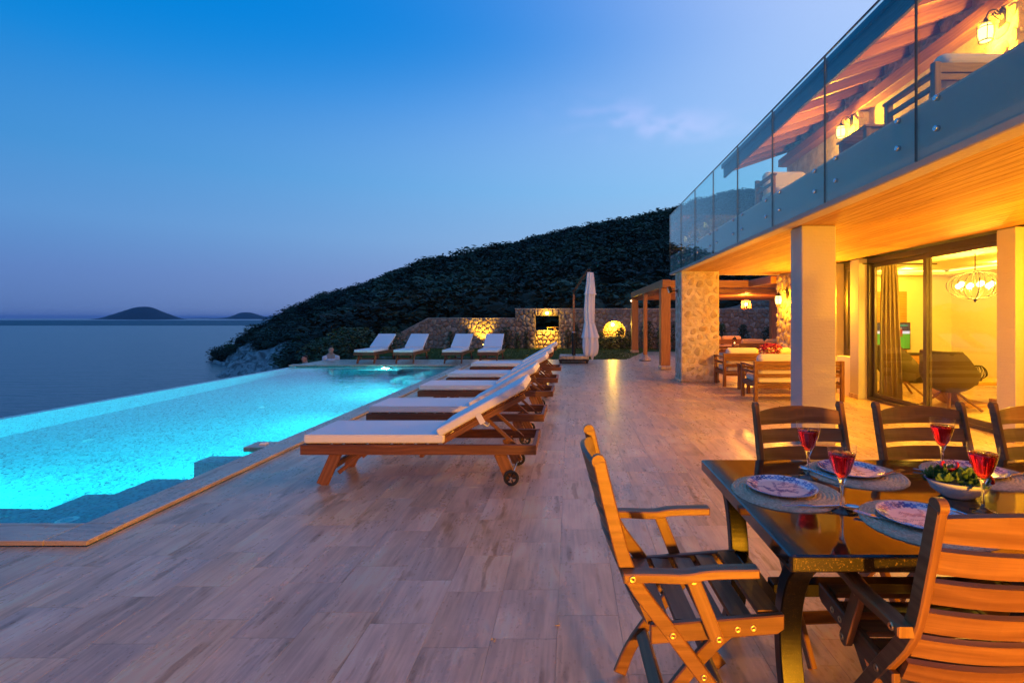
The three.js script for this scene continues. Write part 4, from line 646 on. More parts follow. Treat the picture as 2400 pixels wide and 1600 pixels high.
  const bt = thing('low_bench_table', 'long low wooden table with rounded ends in the living room', 'coffee table', [7.0, 0, -8.35]);
  part('top', plate([[-0.75, 0.36], [0.75, 0.36], [0.75, 0.42], [-0.75, 0.42]], 0.6, 0.01), mat.pine[1], bt); for (const s of [-1, 1]) part('end', ribbonPlate([[s * 0.72, 0.39], [s * 0.78, 0.2], [s * 0.6, 0.03], [s * 0.2, 0.03]], [0.06, 0.06], 0.6), mat.pine[1], bt);
  const wl = thing('basket_lamp', 'dark slatted basket lamp on the low table', 'lamp', [6.62, 0.42, -8.2]);
  for (let k = 0; k < 16; k++) { const a = k / 16 * 6.283; part('slat', tube([[0.07, 0], [0.14, 0.06], [0.13, 0.15], [0.08, 0.21]].map(([r, y]) => new THREE.Vector3(r * Math.cos(a), y + 0.03, r * Math.sin(a))), 0.006, 8, 5), mat.iron, wl); } part('base', cyl(0.08, 0.08, 0.03, 16, 0, 0.015, 0), mat.iron, wl); part('rim', new THREE.TorusGeometry(0.08, 0.008, 6, 24).rotateX(Math.PI / 2).translate(0, 0.24, 0), mat.iron, wl);
}

// ------------------------------------------------------------------ sun loungers
function makeLounger(label, group) { // head towards +x, origin on the paving under the middle of the foot end
  const L = thing('sun_lounger', label, 'sun lounger', [0, 0, 0], 0, group), w = 0.64, tm = mat.teak, y0 = 0.27, y1 = 0.355, ym = (y0 + y1) / 2, v = (x, y, z) => new THREE.Vector3(x, y, z);
  for (const s of [-1, 1]) part('side_rail', cbox(2.02, y1 - y0, 0.035, 0.004, 1.01, ym, s * (w / 2 - 0.0175)), tm[s < 0 ? 0 : 1], L);
  part('end_rail', cbox(0.035, y1 - y0, w - 0.07, 0.004, 0.0175, ym, 0), tm[1], L); part('end_rail', cbox(0.035, y1 - y0 - 0.01, w - 0.07, 0.004, 2.0, ym, 0), tm[0], L);
  for (let k = 0; k < 11; k++) part('slat', cbox(0.07, 0.018, w - 0.072, 0.003, 0.09 + k * 0.104, y1 - 0.002, 0), tm[k % 3], L);
  const a = 0.505, hx = 1.2, hy = 0.37, bp = (s, off = 0) => v(hx + Math.cos(a) * s - Math.sin(a) * off, hy + Math.sin(a) * s + Math.cos(a) * off, 0);
  const back = sub('backrest', L);
  for (const s of [-1, 1]) part('back_rail', bar(bp(0).setZ(s * (w / 2 - 0.062)), bp(0.82).setZ(s * (w / 2 - 0.062)), 0.03, 0.05), tm[0], back);
  for (let k = 0; k < 8; k++) part('back_slat', bar(bp(0.03 + k * 0.108, 0.036), bp(0.10 + k * 0.108, 0.036), w - 0.08, 0.016), tm[k % 3], back);
  for (const s of [-1, 1]) {
    part('prop', bar(bp(0.42, -0.02).setZ(s * 0.2), v(1.86, 0.30, s * 0.2), 0.025, 0.03), tm[1], L);
    const fl = part('leg', bar(v(0.29, 0.275, s * (w / 2 - 0.052)), v(0.165, 0.0, s * (w / 2 - 0.052)), 0.032, 0.095), tm[2], L);
    part('brace', bar(v(0.30, 0.10, s * (w / 2 - 0.07)), v(0.52, 0.275, s * (w / 2 - 0.07)), 0.022, 0.035), tm[0], L);
    part('leg', bar(v(1.70, 0.275, s * (w / 2 - 0.052)), v(1.80, 0.045, s * (w / 2 - 0.052)), 0.032, 0.1), tm[2], L);
    const wh = sub('wheel', L); wh.position.set(1.805, 0.067, s * (w / 2 - 0.018));
    part('tyre', new THREE.TorusGeometry(0.056, 0.011, 8, 24), mat.rubber, wh);
    const sp = []; for (let k = 0; k < 5; k++) sp.push(cbox(0.046, 0.011, 0.012, 0.002, 0.026, 0, 0).rotateZ(k * 1.2566)); part('spokes', [...sp, new THREE.TorusGeometry(0.045, 0.005, 6, 24)], mat.metalDark, wh); part('hub', cyl(0.012, 0.012, 0.03, 12).rotateX(Math.PI / 2), mat.steel, wh);
  }
  part('stretcher', cbox(0.035, 0.05, w - 0.13, 0.003, 0.24, 0.145, 0), tm[1], L); part('stretcher', cbox(0.035, 0.04, w - 0.13, 0.003, 1.02, 0.25, 0), tm[1], L); part('axle', cyl(0.008, 0.008, w - 0.02, 8, 0, 0, 0).rotateX(Math.PI / 2).translate(1.805, 0.067, 0), mat.steel, L);
  part('seat_cushion', cushion(1.21, 0.075, w - 0.02, 0.022, 0.10).translate(0.02 + 0.605, y1 + 0.045, 0), mat.cushion, L);
  part('back_cushion', cushion(0.86, 0.075, w - 0.02, 0.022, 0.10, 4).translate(0.44, 0.085, 0).rotateZ(a).translate(hx, hy, 0), mat.cushion, L);
  for (const s of [-1, 1]) part('piping', [tube([v(0.03, y1 + 0.082, s * (w / 2 - 0.014)), v(1.21, y1 + 0.082, s * (w / 2 - 0.014))], 0.0035, 4, 5)], mat.cushion, L);
  // strap of the cushion round the back
  part('strap', [bar(bp(0.40, 0.06).setZ(-w / 2 + 0.006), bp(0.40, -0.03).setZ(-w / 2 + 0.006), 0.004, 0.05, undefined, 0.001), bar(bp(0.40, 0.06).setZ(w / 2 - 0.006), bp(0.40, -0.03).setZ(w / 2 - 0.006), 0.004, 0.05, undefined, 0.001), tube([bp(0.40, -0.02).setZ(w / 2 - 0.006), bp(0.41, -0.07).setZ(w / 2 - 0.05), bp(0.43, -0.06).setZ(w / 2 - 0.14)], 0.006, 8, 5)], mat.cushion, L);
  return L;
}
{
  const g1 = 'loungers lying across the terrace along the pool', lb1 = 'teak sun lounger in the row along the pool';
  const a = makeLounger(lb1, g1); a.position.set(-2.31, 0, -4.62);
  let nr = 0; a.userData.label = lb1 + ', first from the dining table';
  for (const [x, d] of [[-2.31, 6.02], [-2.27, 7.80], [-2.24, 9.40], [-2.22, 11.44]]) copy(a, [x, 0, -d], rr(-0.012, 0.012), `${lb1}, ${NTH[++nr]} from the dining table`);
  const g2 = 'loungers at the lawn end of the pool', lb2 = 'teak sun lounger at the lawn end';
  let nl = 0; for (const [x, t] of [[-6.46, -0.03], [-5.22, 0.02], [-3.70, 0.0], [-2.58, 0.02]]) copy(a, [x, 0, -15.72], Math.PI / 2 + t, `${lb2}, ${NTH[nl++]} from the bank bushes`, g2);
}
// ------------------------------------------------------------------ cantilever parasol, closed
{
  const U = thing('parasol', 'closed white cantilever parasol on a weighted base', 'parasol', [0, 0, -16.35]);
  const b = sub('base', U); part('base_frame', cbox(0.96, 0.05, 0.96, 0.008, 0.12, 0.10, 0), mat.iron, b);
  for (const [x, z] of [[-1, -1], [1, -1], [-1, 1], [1, 1]]) part('base_slab', cbox(0.45, 0.11, 0.45, 0.015, 0.12 + x * 0.232, 0.182, z * 0.232), mat.coping, b);
  for (const [x, z] of [[-1, -1], [1, -1], [-1, 1], [1, 1]]) part('caster', cyl(0.04, 0.04, 0.03, 14).rotateX(Math.PI / 2).translate(0.12 + x * 0.42, 0.04, z * 0.42), mat.rubber, b);
  part('pole_socket', cyl(0.055, 0.065, 0.86, 16, 0.12, 0.55, 0), mat.iron, U); part('collar', cyl(0.068, 0.068, 0.03, 16, 0.12, 0.98, 0), mat.steel, U);
  part('pole', cbox(0.07, 1.36, 0.09, 0.008, 0.12, 1.66, 0), mat.pergola[1], U); part('elbow', cbox(0.09, 0.16, 0.11, 0.01, 0.12, 2.30, 0), mat.iron, U);
  part('arm', bar(new THREE.Vector3(0.12, 2.30, 0), new THREE.Vector3(0.60, 3.02, 0), 0.06, 0.075), mat.metalDark, U); part('hub', [cyl(0.06, 0.075, 0.12, 14, 0.62, 2.93, 0), ball(0.04, 0.62, 3.02, 0)], mat.iron, U);
  const nt = 72, nh = 40, pos = [], idx = [], prof = [[2.92, 0.10], [2.6, 0.12], [2.25, 0.155], [2.21, 0.185], [2.19, 0.14], [1.7, 0.15], [1.3, 0.14], [1.0, 0.20], [0.80, 0.25], [0.78, 0.21], [0.5, 0.22], [0.28, 0.19], [0.16, 0.11]];
  const at = (t) => { const k = t * (prof.length - 1), i = Math.min(Math.floor(k), prof.length - 2), f = k - i; return [lerp(prof[i][0], prof[i + 1][0], f), lerp(prof[i][1], prof[i + 1][1], f)]; };
  for (let j = 0; j <= nh; j++) for (let i = 0; i <= nt; i++) { const [y, r] = at(j / nh), th = i / nt * 6.283, fold = 1 + (0.22 + 0.2 * (j / nh)) * Math.cos(8 * th + 1.2 * Math.sin(y * 2.2)) * (0.6 + 0.4 * Math.sin(3 * th + 1)), hang = j === nh ? 0.10 * Math.cos(4 * th) : 0; pos.push(0.63 + Math.cos(th) * r * fold + 0.02 * Math.sin(y * 3), y + hang * 1.0, Math.sin(th) * r * fold); }
  for (let j = 0; j < nh; j++) for (let i = 0; i < nt; i++) { const p = j * (nt + 1) + i, q = p + nt + 1; idx.push(p, p + 1, q, q, p + 1, q + 1); }
  const g = new THREE.BufferGeometry(); g.setAttribute('position', new THREE.Float32BufferAttribute(pos, 3)); g.setIndex(idx); g.computeVertexNormals(); part('canopy', g, mat.canvas, U);
  part('tie', new THREE.TorusGeometry(0.155, 0.012, 6, 28).rotateX(Math.PI / 2).translate(0.63, 1.3, 0), mat.canvas, U);
}
// ------------------------------------------------------------------ pergola with its lounge
{
  const G = thing('pergola', 'orange timber pergola joined to the end of the villa', 'pergola', [0, 0, 0]);
  const post = (x, d, w, h, cap) => { part('post', bx(x - w / 2, x + w / 2, cap, h, d - w / 2, d + w / 2, 0.012), mat.pergola[0], G); part('post_base', w < 0.2 ? lathe([[0, 0], [0.2, 0], [0.19, 0.05], [0.11, 0.12], [0.09, cap], [0, cap]], 20).translate(x, 0, -d) : cbox(w + 0.05, cap, w + 0.05, 0.03, x, cap / 2, -d), mat.coping, G); };
  post(2.655, 14.1, 0.27, 2.28, 0.12); post(2.54, 17.0, 0.13, 2.28, 0.2); post(2.665, 20.75, 0.27, 2.28, 0.12); post(8.4, 20.75, 0.27, 2.28, 0.12); post(8.4, 14.1, 0.27, 2.28, 0.12);
  part('beam', bx(2.54, 2.77, 2.281, 2.50, 13.85, 21.0, 0.01), mat.pergola[1], G); part('beam', bx(8.29, 8.51, 2.281, 2.50, 13.85, 21.0, 0.01), mat.pergola[1], G);
  part('beam', bx(2.771, 8.289, 2.281, 2.49, 13.99, 14.21, 0.01), mat.pergola[0], G); part('beam', bx(2.771, 8.289, 2.281, 2.49, 20.64, 20.86, 0.01), mat.pergola[0], G); part('beam', bx(4.96, 5.12, 2.30, 2.485, 12.42, 13.985, 0.01), mat.pergola[1], G);
  for (let k = 0; k < 24; k++) part('rafter', bx(2.772, 8.288, 2.17, 2.279, 14.42 + k * 0.262, 14.49 + k * 0.262, 0.006), mat.pergola[k & 1], G);
  const b = thing('post_lamp', 'tiny lit bulb clipped to the pergola post by the lawn', 'lamp', [2.5, 2.14, -20.56]); part('bulb', ball(0.03, 0, 0, 0, 10), lampGlow(6, 4.4, 2.4), b); part('holder', cyl(0.02, 0.02, 0.05, 10, 0, 0.05, 0), mat.iron, b);
  const pe = thing('pendant_lamp', 'woven pendant lamp glowing under the pergola', 'pendant', [5.6, 1.76, -16.0]);
  part('cord', cyl(0.005, 0.005, 0.24, 6, 0, 0.36, 0), mat.iron, pe);
  for (let k = 0; k < 14; k++) { const a = k / 14 * 6.283; part('slat', tube([new THREE.Vector3(0.16 * Math.cos(a), -0.02, 0.16 * Math.sin(a)), new THREE.Vector3(0.13 * Math.cos(a), 0.24, 0.13 * Math.sin(a))], 0.009, 3, 5), mat.patio[0], pe); } part('rim', [new THREE.TorusGeometry(0.16, 0.012, 6, 28).rotateX(Math.PI / 2).translate(0, -0.02, 0), new THREE.TorusGeometry(0.13, 0.012, 6, 28).rotateX(Math.PI / 2).translate(0, 0.24, 0)], mat.patio[0], pe); part('bulb', ball(0.055, 0, 0.12, 0, 14), glowHot, pe);
  lamp(5.6, 1.88, 16.0, new THREE.Color().setRGB(1, 0.36, 0.045), 24, 3);
}
// timber seats with cushions: front looks along +z
function makeSofa(name, n, cush, label, group) {
  const S = thing(name, label, n > 1 ? 'sofa' : 'armchair', [0, 0, 0], 0, group), w = n * 0.7 + 0.16, dp = 0.72, pm = mat.patio, hb = 0.70;
  for (const s of [-1, 1]) {
    const x = s * (w / 2 - 0.035);
    part('leg', cbox(0.06, 0.60, 0.06, 0.005, x, 0.30, dp / 2 - 0.04), pm[0], S); part('leg', cbox(0.06, hb, 0.06, 0.005, x, hb / 2, -dp / 2 + 0.04), pm[0], S);
    part('armrest', cbox(0.075, 0.03, dp - 0.04, 0.006, x, 0.617, 0.03), pm[1], S); part('side_rail', cbox(0.03, 0.08, dp - 0.14, 0.004, x, 0.29, 0), pm[1], S); part('arm_slat', cbox(0.025, 0.05, dp - 0.14, 0.004, x, 0.50, 0), pm[1], S);
  }
  part('front_rail', cbox(w - 0.13, 0.08, 0.03, 0.004, 0, 0.29, dp / 2 - 0.045), pm[1], S);
  for (const y of [0.655, 0.575, 0.45, 0.26]) part('back_slat', cbox(w - 0.13, y > 0.6 ? 0.085 : 0.06, 0.025, 0.004, 0, y, -dp / 2 + 0.04), pm[y > 0.5 ? 0 : 1], S);
  for (let k = 0; k < 5; k++) part('seat_slat', cbox(w - 0.14, 0.02, 0.08, 0.003, 0, 0.30, -0.24 + k * 0.12), pm[k & 1], S);
  for (let k = 0; k < n; k++) { const x = (k - (n - 1) / 2) * 0.7; part('seat_cushion', cushion(0.685, 0.13, 0.62, 0.045, 0.12, k).translate(x, 0.38, 0.02), cush, S); part('back_cushion', cushion(0.68, 0.17, 0.44, 0.08, 0.5, k + 3).rotateX(-Math.PI / 2 - 0.16).translate(x, 0.595, -0.21), cush, S); }
  return S;
}
{
  const s2 = makeSofa('garden_sofa', 2, mat.cushionWarm, 'timber two seat sofa with its slatted back to the plaster column', 'timber seats of the covered lounge'); s2.position.set(3.94, 0, -8.98); s2.rotation.y = Math.PI;
  copy(s2, [3.98, 0, -10.85], 0, 'timber two seat sofa with pale cushions against the stone pier');
  const a1 = makeSofa('garden_armchair', 1, mat.cushionWarm, 'timber armchair with its slatted back to the balcony glass', 'timber seats on the balcony'); a1.position.set(3.55, SLAB + 0.02, -4.66); a1.rotation.y = Math.PI;
  copy(a1, [3.4, SLAB + 0.02, -7.76], Math.PI, 'timber armchair with pale cushion beyond the small balcony table');
  const s3 = makeSofa('pergola_sofa', 2, mat.cushionOrange, 'timber sofa with orange cushions, its back to the villa', 'seats under the pergola'); s3.position.set(5.75, 0, -15.1); s3.rotation.y = Math.PI;
  copy(s3, [5.35, 0, -18.0], 0, 'timber sofa with orange cushions facing the villa');
  const tb = (name, label, x, y, d, w, dd, h) => { const t = thing(name, label, 'table', [x, y, -d]); for (let k = 0; k < 5; k++) part('top_slat', cbox(w, 0.025, dd / 5 - 0.008, 0.004, 0, h - 0.0125, (k - 2) * dd / 5), mat.patio[k & 1], t); for (const [sx, sz] of [[1, 1], [1, -1], [-1, 1], [-1, -1]]) part('leg', cbox(0.06, h - 0.026, 0.06, 0.005, sx * (w / 2 - 0.05), (h - 0.026) / 2, sz * (dd / 2 - 0.05)), mat.patio[0], t); part('apron', [cbox(w - 0.16, 0.06, 0.02, 0.003, 0, h - 0.06, dd / 2 - 0.05), cbox(w - 0.16, 0.06, 0.02, 0.003, 0, h - 0.06, -dd / 2 + 0.05)], mat.patio[1], t); };
  tb('coffee_table', 'timber slat coffee table between the lounge sofas', 3.95, 0, 9.92, 1.15, 0.62, 0.53);
  tb('balcony_table', 'small timber table on the balcony holding a glass jar', 3.5, SLAB + 0.02, 5.75, 0.6, 0.6, 0.60);
  tb('pergola_table', 'timber side table under the pergola holding a lantern', 5.0, 0, 16.3, 0.7, 0.7, 0.55);
  const jar = thing('glass_jar', 'clear glass jar standing on the balcony table', 'jar', [3.45, SLAB + 0.62, -5.75]); part('glass', lathe([[0, 0.002], [0.05, 0.002], [0.055, 0.02], [0.055, 0.09], [0.045, 0.105], [0.048, 0.13]], 24), M([1, 1, 1], 0, { transmission: 1, thickness: 0, side: THREE.DoubleSide }), jar);
  const cdl = thing('table_lantern', 'small dark candle lantern on the pergola side table', 'lantern', [5.3, 0.55, -16.2]); part('frame', [lathe([[0, 0.3], [0.03, 0.28], [0.08, 0.2], [0, 0.2]], 8), cyl(0.08, 0.08, 0.02, 12, 0, 0.01, 0)], mat.iron, cdl); for (let k = 0; k < 4; k++) part('post', cbox(0.008, 0.18, 0.008, 0.001, 0.065 * Math.cos(k * 1.571), 0.11, 0.065 * Math.sin(k * 1.571)), mat.iron, cdl); part('candle_flame', ball(0.022, 0, 0.09, 0, 10), lampGlow(6, 3.5, 1), cdl);
  // vase of red bracts
  const bq = thing('flower_vase', 'vase of crimson bougainvillea on the coffee table', 'flowers', [3.92, 0.53, -9.85]); part('vase', lathe([[0, 0], [0.06, 0], [0.075, 0.06], [0.05, 0.14], [0.06, 0.16]], 20), mat.porcelain, bq);
  part('blossoms', leafCloud(420, 0.034, inBall(0.22, 0.13, 0.2, 0.3), 88), M([0.45, 0.006, 0.09], 0.7, { side: THREE.DoubleSide }), bq); part('leaves', leafCloud(90, 0.03, inBall(0.2, 0.12, 0.18, 0.27), 89), M([0.06, 0.12, 0.03], 0.7, { side: THREE.DoubleSide }), bq); for (let k = 0; k < 5; k++) part('stem', tube([new THREE.Vector3(0, 0.05, 0), new THREE.Vector3(rr(-0.1, 0.1), 0.3, rr(-0.1, 0.1))], 0.004, 4, 5), M([0.08, 0.1, 0.03], 0.8), bq);
}
// ------------------------------------------------------------------ dining place
const chairOf = (label, group) => { // folding armchair; faces +x, origin on the floor under the seat
  const C = thing('dining_chair', label, 'chair', [0, 0, 0], 0, group), hw = 0.225, cm = mat.chair, v = (x, y, z) => new THREE.Vector3(x, y, z), screw = (x, y, z, s) => part('screw', merged([lathe([[0.0035, 0.001], [0.009, 0.003], [0.0105, 0], [0.0105, -0.004]], 14).rotateX(s * Math.PI / 2).translate(x, y, z)]), mat.brass, C);
  for (const s of [-1, 1]) {
    const z = s * hw, zo = s * (hw + 0.028);
    part('post', [ribbonPlate([[-0.335, 0.985], [-0.29, 0.80], [-0.235, 0.62], [-0.1, 0.43], [0.04, 0.24], [0.21, 0.012]], [0.042, 0.045, 0.047, 0.046, 0.045, 0.042], 0.025, 20).translate(0, 0, z), cyl(0.0212, 0.0212, 0.0228, 16).rotateX(Math.PI / 2).translate(-0.337, 0.985, z)], cm[0], C);
    part('leg', ribbonPlate([[0.14, 0.455], [0.04, 0.375], [-0.08, 0.24], [-0.17, 0.115], [-0.215, 0.012]], [0.042, 0.046, 0.046, 0.046, 0.05], 0.023, 16).translate(0, 0, s * (hw - 0.03)), cm[1], C);
    part('armrest', [ribbonPlate([[-0.262, 0.632], [-0.18, 0.632], [-0.06, 0.628], [0.0, 0.638], [0.165, 0.64]], [0.029, 0.029, 0.031, 0.029, 0.029], 0.047, 16).translate(0, 0, zo)], cm[2], C);
    part('arm_support', [bar(v(-0.045, 0.628, zo), v(0.035, 0.43, zo), 0.022, 0.044), cyl(0.022, 0.022, 0.0195, 14).rotateX(Math.PI / 2).translate(0.035, 0.43, zo)], cm[0], C);
    part('seat_rail', plate([[-0.17, 0.40], [0.24, 0.425], [0.262, 0.44], [0.262, 0.487], [-0.17, 0.462]], 0.024, 0.004).translate(0, 0, s * (hw - 0.003)), cm[1], C);
    screw(-0.235, 0.632, s * (hw + 0.0535), s); screw(0.04, 0.432, s * (hw + 0.0395), s); screw(-0.04, 0.615, s * (hw + 0.0395), s); screw(0.16, 0.447, s * (hw + 0.0095), s); screw(0.11, 0.444, s * (hw + 0.0095), s); screw(0.0, 0.295, s * (hw + 0.0135), s); screw(-0.10, 0.43, s * (hw + 0.0135), s);
  }
  const curved = (x, y, h, bulge, tilt, zw, m, t = 0.016, arch = 0) => { // slat across the chair, bent backwards
    const n = 10, pos = [], idx = [], uv = [], uo = R() * 5, vo = R() * 5;
    for (let i = 0; i <= n; i++) { const s = i / n * 2 - 1, b = bulge * (1 - s * s), ah = arch * (1 - s * s); for (const [dy, dx] of [[-h / 2, -t / 2], [h / 2 + ah, -t / 2], [h / 2 + ah, t / 2], [-h / 2, t / 2]]) { pos.push(x - b + dx * Math.cos(tilt) - dy * Math.sin(tilt), y + dy * Math.cos(tilt) + dx * Math.sin(tilt), s * zw); uv.push(s * zw + uo, (dy + dx * 0.5) + vo); } }
    for (let i = 0; i < n; i++) for (let k = 0; k < 4; k++) { const a = i * 4 + k, b = i * 4 + (k + 1) % 4; idx.push(a, b, a + 4, b, b + 4, a + 4); } idx.push(0, 3, 2, 0, 2, 1); const e = n * 4; idx.push(e, e + 1, e + 2, e, e + 2, e + 3);
    let g = new THREE.BufferGeometry(); g.setAttribute('position', new THREE.Float32BufferAttribute(pos, 3)); g.setAttribute('uv', new THREE.Float32BufferAttribute(uv, 2)); g.setIndex(idx); g = g.toNonIndexed(); g.computeVertexNormals(); return g;
  };
  for (let k = 0; k < 6; k++) { const y = 0.925 - k * 0.088, x = -0.325 + k * 0.024 + (k > 3 ? (k - 3) * 0.012 : 0); part('back_slat', curved(x, y, 0.068, 0.035, 0.27 + 0.03 * k, hw - 0.014, cm[k % 3], 0.016, k ? 0 : 0.022), cm[(k * 2) % 3], C); }
  for (let k = 0; k < 5; k++) { const x = -0.14 + k * 0.09, sag = -0.014 * Math.sin((k + 0.5) / 5 * 3.14); part('seat_slat', curved(x, 0.462 + (x + 0.14) * 0.062 + sag, 0.07, 0, Math.PI / 2 - 0.05, hw - 0.018, cm[k % 3], 0.016), cm[k % 3], C); }
  part('stretcher', cbox(0.05, 0.024, hw * 2 - 0.03, 0.004).rotateZ(-0.9).translate(0.10, 0.155, 0), cm[1], C); part('stretcher', cbox(0.05, 0.024, hw * 2 - 0.09, 0.004).rotateZ(0.7).translate(-0.125, 0.175, 0), cm[2], C);
  return C;
};
const TX0 = 0.64, TX1 = 2.86, TD0 = 1.464, TD1 = 2.453, TY = 0.75;
{
  const c0 = chairOf('slatted folding armchair standing free at the head of the table', 'folding dining chairs'); c0.position.set(0.42, 0, -1.84); c0.rotation.y = 0.03;
  copy(c0, [1.125, 0, -1.55], Math.PI / 2 - 0.02, 'slatted folding armchair with orange lit back, pulled up to the fork setting');
  copy(c0, [1.77, 0, -1.56], Math.PI / 2 + 0.02, 'unseen slatted folding armchair out of view, placed to shade the house side chairs');  // out of view; placed to shade the chairs across the table
  const lb = 'slatted folding armchair on the house side of the table, ';
  copy(c0, [1.20, 0, -2.27], -Math.PI / 2 + 0.06, lb + 'first from the table head', 'chairs along the house side of the table'); copy(c0, [1.82, 0, -2.28], -Math.PI / 2 + 0.03, lb + 'second from the table head', 'chairs along the house side of the table'); copy(c0, [2.42, 0, -2.27], -Math.PI / 2 + 0.02, lb + 'third from the table head', 'chairs along the house side of the table');
  // table
  const Tb = thing('dining_table', 'polished dark granite dining table on curved bronze legs', 'table', [0, 0, 0]);
  part('top', bx(TX0, TX1, TY - 0.052, TY, TD0, TD1, 0.005), mat.granite, Tb);
  part('glint_edge_band', [bx(TX0 + 0.008, TX1 - 0.008, TY - 0.046, TY - 0.006, TD0 - 0.002, TD0 + 0.001, 0.0008), bx(TX0 + 0.008, TX1 - 0.008, TY - 0.046, TY - 0.006, TD1 - 0.001, TD1 + 0.002, 0.0008)], mat.graniteEdgeGlint, Tb);  // strips along the long sides carry the painted gold reflection
  part('apron', [bx(TX0 + 0.1, TX1 - 0.1, TY - 0.10, TY - 0.053, TD0 + 0.16, TD0 + 0.20), bx(TX0 + 0.1, TX1 - 0.1, TY - 0.10, TY - 0.053, TD1 - 0.20, TD1 - 0.16)], mat.bronze, Tb);
  for (const x of [TX0 + 0.1, TX1 - 0.1]) {
    const mid = (TD0 + TD1) / 2;
    for (const s of [-1, 1]) part('leg', ribbonPlate([[s * 0.40, 0.695], [s * 0.31, 0.60], [s * 0.25, 0.42], [s * 0.27, 0.24], [s * 0.36, 0.05], [s * 0.41, 0.006]], [0.05, 0.05, 0.05, 0.05, 0.05, 0.05], 0.075, 56).rotateY(Math.PI / 2).translate(x, 0, -mid), mat.bronze, Tb);
    part('crossbar', cbox(0.05, 0.05, 0.5, 0.006, x, 0.40, -mid), mat.bronze, Tb);
  }
  part('stretcher', bx(TX0 + 0.14, TX1 - 0.14, 0.37, 0.42, (TD0 + TD1) / 2 - 0.03, (TD0 + TD1) / 2 + 0.03), mat.bronze, Tb);
  // printed plate: blue sprigs and blossoms on white
  const cv = document.createElement('canvas'); cv.width = cv.height = 512; const c = cv.getContext('2d'), r = rng(71);
  c.fillStyle = '#efe9e6'; c.fillRect(0, 0, 512, 512); c.fillStyle = 'rgba(70,98,170,0.45)'; c.beginPath(); c.arc(256, 256, 256, 0, 7); c.arc(256, 256, 247, 0, 7, true); c.fill();
  const blossom = (x, y, s, col) => { c.fillStyle = col; for (let k = 0; k < 6; k++) { const a = k * 1.047 + r() * 0.4; c.beginPath(); c.ellipse(x + Math.cos(a) * s, y + Math.sin(a) * s, s * 0.8, s * 0.5, a, 0, 7); c.fill(); } c.fillStyle = '#f2ede8'; c.beginPath(); c.arc(x, y, s * 0.3, 0, 7); c.fill(); };
  const sprig = (x, y, a, n, col) => { c.strokeStyle = col; c.lineWidth = 2; c.beginPath(); c.moveTo(x, y); for (let k = 0; k < n; k++) { a += (r() - 0.5) * 0.7; x += Math.cos(a) * 11; y += Math.sin(a) * 11; c.lineTo(x, y); c.fillStyle = col; for (const s of [-1, 1]) { const b = a + s * 0.9; c.save(); c.translate(x, y); c.rotate(b); c.fillRect(0, -2.5, 14, 5); c.restore(); } } c.stroke(); };
  const blues = ['#2f4f9c', '#4a68b2', '#6b86c6', '#3a4c86'];
  for (let k = 0; k < 26; k++) { const a = k / 26 * 6.283, q = 196 + r() * 34; blossom(256 + Math.cos(a) * q, 256 + Math.sin(a) * q, 11 + r() * 9, blues[k % 4]); sprig(256 + Math.cos(a) * 205, 256 + Math.sin(a) * 205, a + 1.6, 5, blues[(k + 1) % 4]); }
  for (let k = 0; k < 16; k++) { const a = 2 + k * 0.5, q = 20 + r() * 90; sprig(256 + Math.cos(a) * q, 256 + Math.sin(a) * q, r() * 6, 9, '#6a6f9e'); if (k < 4) blossom(256 + Math.cos(a) * q, 256 + Math.sin(a) * q, 12, '#5a68a4'); }
  const pt = new THREE.CanvasTexture(cv); pt.colorSpace = THREE.SRGBColorSpace; const plateMat = M([0.88, 0.87, 0.86], 0.14, { map: pt, clearcoat: 0.5 });
  const plateG = lathe([[0, 0.006], [0.085, 0.006], [0.095, 0.009], [0.132, 0.020], [0.1345, 0.0225], [0.1325, 0.0245], [0.098, 0.0135], [0.088, 0.0105], [0, 0.0105]].reverse(), 48), pp = plateG.attributes.position, pu = plateG.attributes.uv;
  for (let i = 0; i < pp.count; i++) pu.setXY(i, 0.5 + pp.getX(i) / 0.27, 0.5 - pp.getZ(i) / 0.27);
  const prof = [[0, 0]]; for (let k = 0; k < 13; k++) { const q = 0.008 + k * 0.0153; prof.push([q, 0.0035], [q + 0.004, 0.0072], [q + 0.0085, 0.0072], [q + 0.0125, 0.0035]); } prof.push([0.2065, 0.0]); const matG = lathe(prof.reverse(), 64), mp = matG.attributes.position, mu = matG.attributes.uv;
  for (let i = 0; i < mp.count; i++) { const a = Math.atan2(mp.getZ(i), mp.getX(i)), q = Math.hypot(mp.getX(i), mp.getZ(i)), k = 1 + 0.016 * Math.sin(a * 3 + 1) + 0.006 * Math.sin(a * 40) * smooth(0.17, 0.2, q); mp.setX(i, mp.getX(i) * k); mp.setZ(i, mp.getZ(i) * k); mu.setXY(i, a * 0.12, q); }
  matG.computeVertexNormals();
  const where = ['at the head of the table', 'behind the first wine glass', 'in front of the chair with the orange lit back', 'behind the salad bowl'];
  const set = [[0.853, 1.99, 0.2], [1.258, 2.225, 1.2], [1.20, 1.69, 2.0], [1.79, 2.215, 0.6]];
  set.forEach(([x, d, t], i) => {
    const m = thing('placemat', 'round braided jute placemat ' + where[i], 'placemat', [x, TY, -d], t); part('braid', matG, mat.jute, m);
    const p = thing('dinner_plate', 'white plate with blue flower print ' + where[i], 'plate', [x - 0.01, TY + 0.0012, -(d + 0.015)], t * 1.7); part('dish', plateG, plateMat, p);
  });
  // cutlery
  const knifeG = () => [plate([[-0.11, -0.006], [0.0, -0.005], [0.105, -0.008], [0.112, 0.002], [0.0, 0.007], [-0.11, 0.006]], 0.003, 0.001).rotateX(-Math.PI / 2)];
